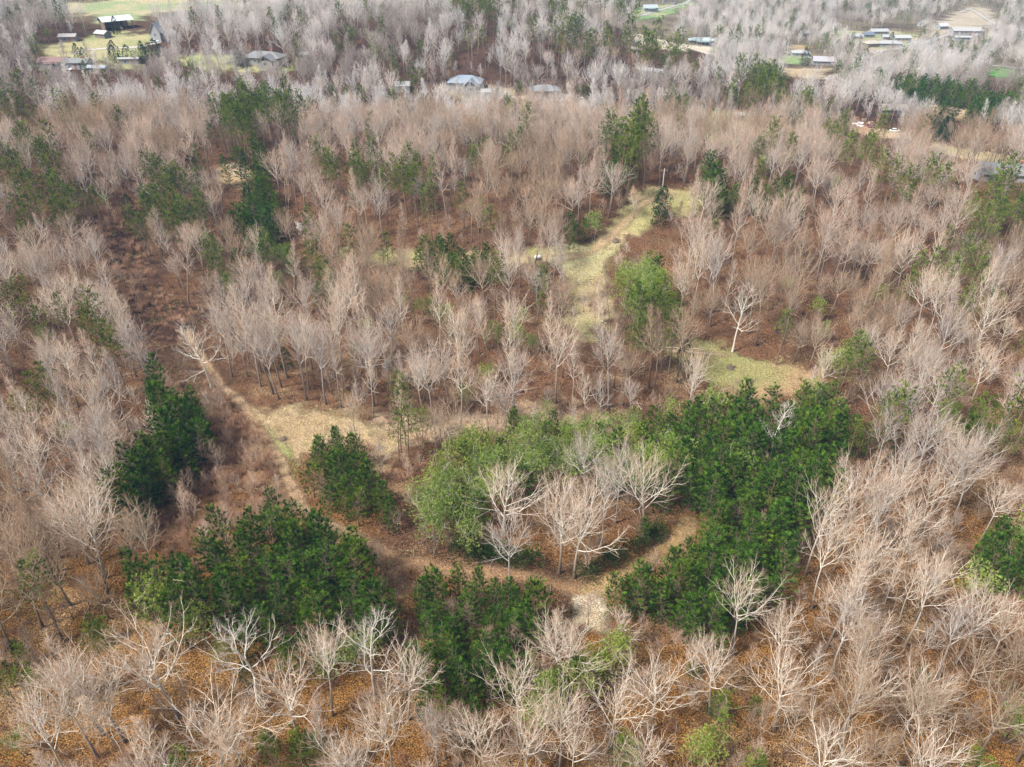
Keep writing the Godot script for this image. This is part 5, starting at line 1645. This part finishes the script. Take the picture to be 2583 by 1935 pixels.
func small_things() -> void:
	log_lying("long pale brown log lying across the left of the slope", Vector2(-35.2,157.0), Vector2(-19.0,160.5), .18, lin(.3, .21, .14))
	log_lying("dark fallen log lying near the foot of the slope", Vector2(-4.5,140.7), Vector2(6.0,143.9), .3, lin(.12, .085, .065))
	log_lying("bleached pale log lying beside the right meadow path", Vector2(36.3,157.8), Vector2(46.4,156.6), .15, lin(.5, .42, .32))
	log_lying("short fallen log below the green budding stand", Vector2(-2.4,95.9), Vector2(-0.1,95.1), .2, lin(.4, .32, .25))
	log_lying("slanting broken log leaning low on the slope, right of center", Vector2(-15.6,152.5), Vector2(-11.7,160.0), .13, lin(.3, .23, .17))
	brush_pile("small brown brush pile in the dry grass clearing", Vector2(-46.6,126.6), .8)
	brush_pile("dark brush pile in the green of the right meadow", Vector2(52.8,144.8), .9)
	brush_pile("dark bushy brush pile at the left of the right meadow", Vector2(49.6,150.0), 1.0)
	brush_pile("dark brush pile beside the hilltop meadow path", Vector2(28.8,202.4), 1.1)
	pole("pale utility pole standing in the hilltop meadow", Vector2(44.8,225.8), 9.0, lin(.6, .57, .5))
	pole("wooden utility pole beside the lawn and dark trees", Vector2(-137.7,391.1), 8.0, lin(.42, .36, .3))
	pole("slender utility pole by the valley road", Vector2(202.3,612.1), 9.0, lin(.5, .46, .4))
	var o := thing("water_tank", "small rounded white tank lying on the dry grass", "tank", at(7.0,195.5), .3)
	var c := CapsuleMesh.new()
	c.radius = .6
	c.height = 1.9
	var t := part("vessel", c, M.white, o)
	t.position.y = .75
	t.rotation.z = PI / 2
	for x in [-.5, .5]:
		part("cradle", box_mesh(Vector3(x - .08, -.2, -.55), Vector3(x + .08, .35, .55)), M.wood_dark, o)
	part("lid", box_mesh(Vector3(-.15, 1.33, -.15), Vector3(.15, 1.42, .15)), M.wood_dark, o)
	# the cluttered yard
	var bits = [["crate", "weathered wooden crate in the cluttered yard", lin(.4, .3, .22)], ["barrel", "rusty barrel standing in the cluttered yard", lin(.3, .13, .07)], ["sheet", "white sheet of roofing lying in the cluttered yard", lin(.75, .75, .74)]]
	var spots = [155.0,361.8,157.7,364.3,157.5,359.2,160.4,362.5,159.4,356.5,155.4,354.6,161.8,358.3,160.8,349.3,154.7,357.4,161.3,346.4]
	for k in spots.size() / 2:
		var b = bits[k % 3]
		var q := thing("yard_" + b[0], b[1] + ", %s from left" % ORD[k / 3], b[0], at(spots[2 * k], spots[2 * k + 1]), k * 1.1, "clutter in the yard")
		var m := mat(b[2], .7)
		if b[0] == "crate":
			for s in 4:
				part("board", box_mesh(Vector3(-.8, .02 + s * .3, .6), Vector3(.8, .27 + s * .3, .66)), m, q)
				part("board", box_mesh(Vector3(-.8, .02 + s * .3, -.66), Vector3(.8, .27 + s * .3, -.6)), m, q)
			for s in [-1.0, 1.0]:
				part("end_panel", box_mesh(Vector3(s * .83 - .03, 0, -.66), Vector3(s * .83 + .03, 1.2, .66)), m, q)
		elif b[0] == "barrel":
			var y := CylinderMesh.new()
			y.top_radius = .42
			y.bottom_radius = .42
			y.height = 1.2
			var w := part("shell", y, m, q)
			w.position.y = .6
			for hgt in [.25, .6, .95]:
				var z := TorusMesh.new()
				z.inner_radius = .41
				z.outer_radius = .455
				part("hoop", z, m, q).position.y = hgt
		else:
			for s in 6:
				part("ridge", box_mesh(Vector3(-1.4 + s * .47, .15 + .1 * (s % 2), -1.1), Vector3(-.96 + s * .47, .2 + .1 * (s % 2), 1.1)), m, q)



func _ready() -> void:
	# ---- camera, sky, sun, exposure
	var cam := Camera3D.new()
	cam.name = "camera"
	cam.fov = 52.5
	cam.near = 1.0
	cam.far = 6000.0
	add_child(cam)
	cam.position = Vector3(0, CAM_H, 0)
	cam.rotation_degrees = Vector3(-PITCH, 0, 0)
	var env := Environment.new()
	env.background_mode = Environment.BG_SKY
	var sky := Sky.new()
	var sm := ProceduralSkyMaterial.new()
	sm.sky_top_color = Color(.9, .93, .98)
	sm.sky_horizon_color = Color(.55, .6, .68)
	sm.sky_curve = .4
	sm.sky_energy_multiplier = .68
	sm.ground_bottom_color = Color(.42, .38, .34)
	sm.ground_horizon_color = Color(.6, .6, .62)
	sm.sun_angle_max = 60.0
	sm.sun_curve = .12
	sky.sky_material = sm
	env.sky = sky
	env.tonemap_mode = Environment.TONE_MAPPER_LINEAR
	env.tonemap_exposure = 2.95
	env.sdfgi_enabled = true
	env.ssao_enabled = true
	env.ssil_enabled = true
	env.fog_enabled = true
	env.fog_density = 0.00013
	env.fog_light_color = Color(.58, .79, 1.0)
	var we := WorldEnvironment.new()
	we.name = "world_environment"
	we.environment = env
	add_child(we)
	var sun := DirectionalLight3D.new()
	sun.name = "sun"
	sun.light_energy = 1.0
	sun.light_color = Color(1.0, .985, .96)
	sun.light_angular_distance = 12.0
	sun.shadow_enabled = true
	sun.rotation_degrees = Vector3(-52, -62, 0)
	add_child(sun)

	rng.seed = 11
	nz.seed = 4
	nz.frequency = .008
	nz.fractal_octaves = 3
	materials()
	build_ground()
	make_plants()
	lay_clearings()
	build_houses()
	plant_heroes()
	plant_stands()
	grow_wood()
	put_out("bare_tree", "tree", "bare broadleaf trees of the wood", 300)
	put_out("young_pine", "pine", "young pines of the stands", 300)
	put_out("tall_pine", "pine", "tall pines among the bare trees", 280)
	put_out("budding_tree", "tree", "trees in pale green bud", 260)
	put_out("cedar_tree", "cedar", "dark cedars", 140)
	put_out("evergreen_shrub", "shrub", "evergreen shrubs by the tracks", 120)
	put_out("blossom_tree", "tree", "white blossoming trees", 20)
	put_out("rusty_tree", "tree", "trees holding orange dead leaves", 30)
	mass("far_tree", kinds.far_tree)
	mass("underbrush", kinds.underbrush)
	mass("sapling", kinds.sapling)
	mass("fallen_branch", kinds.fallen_branch)
	grass()
	small_things()
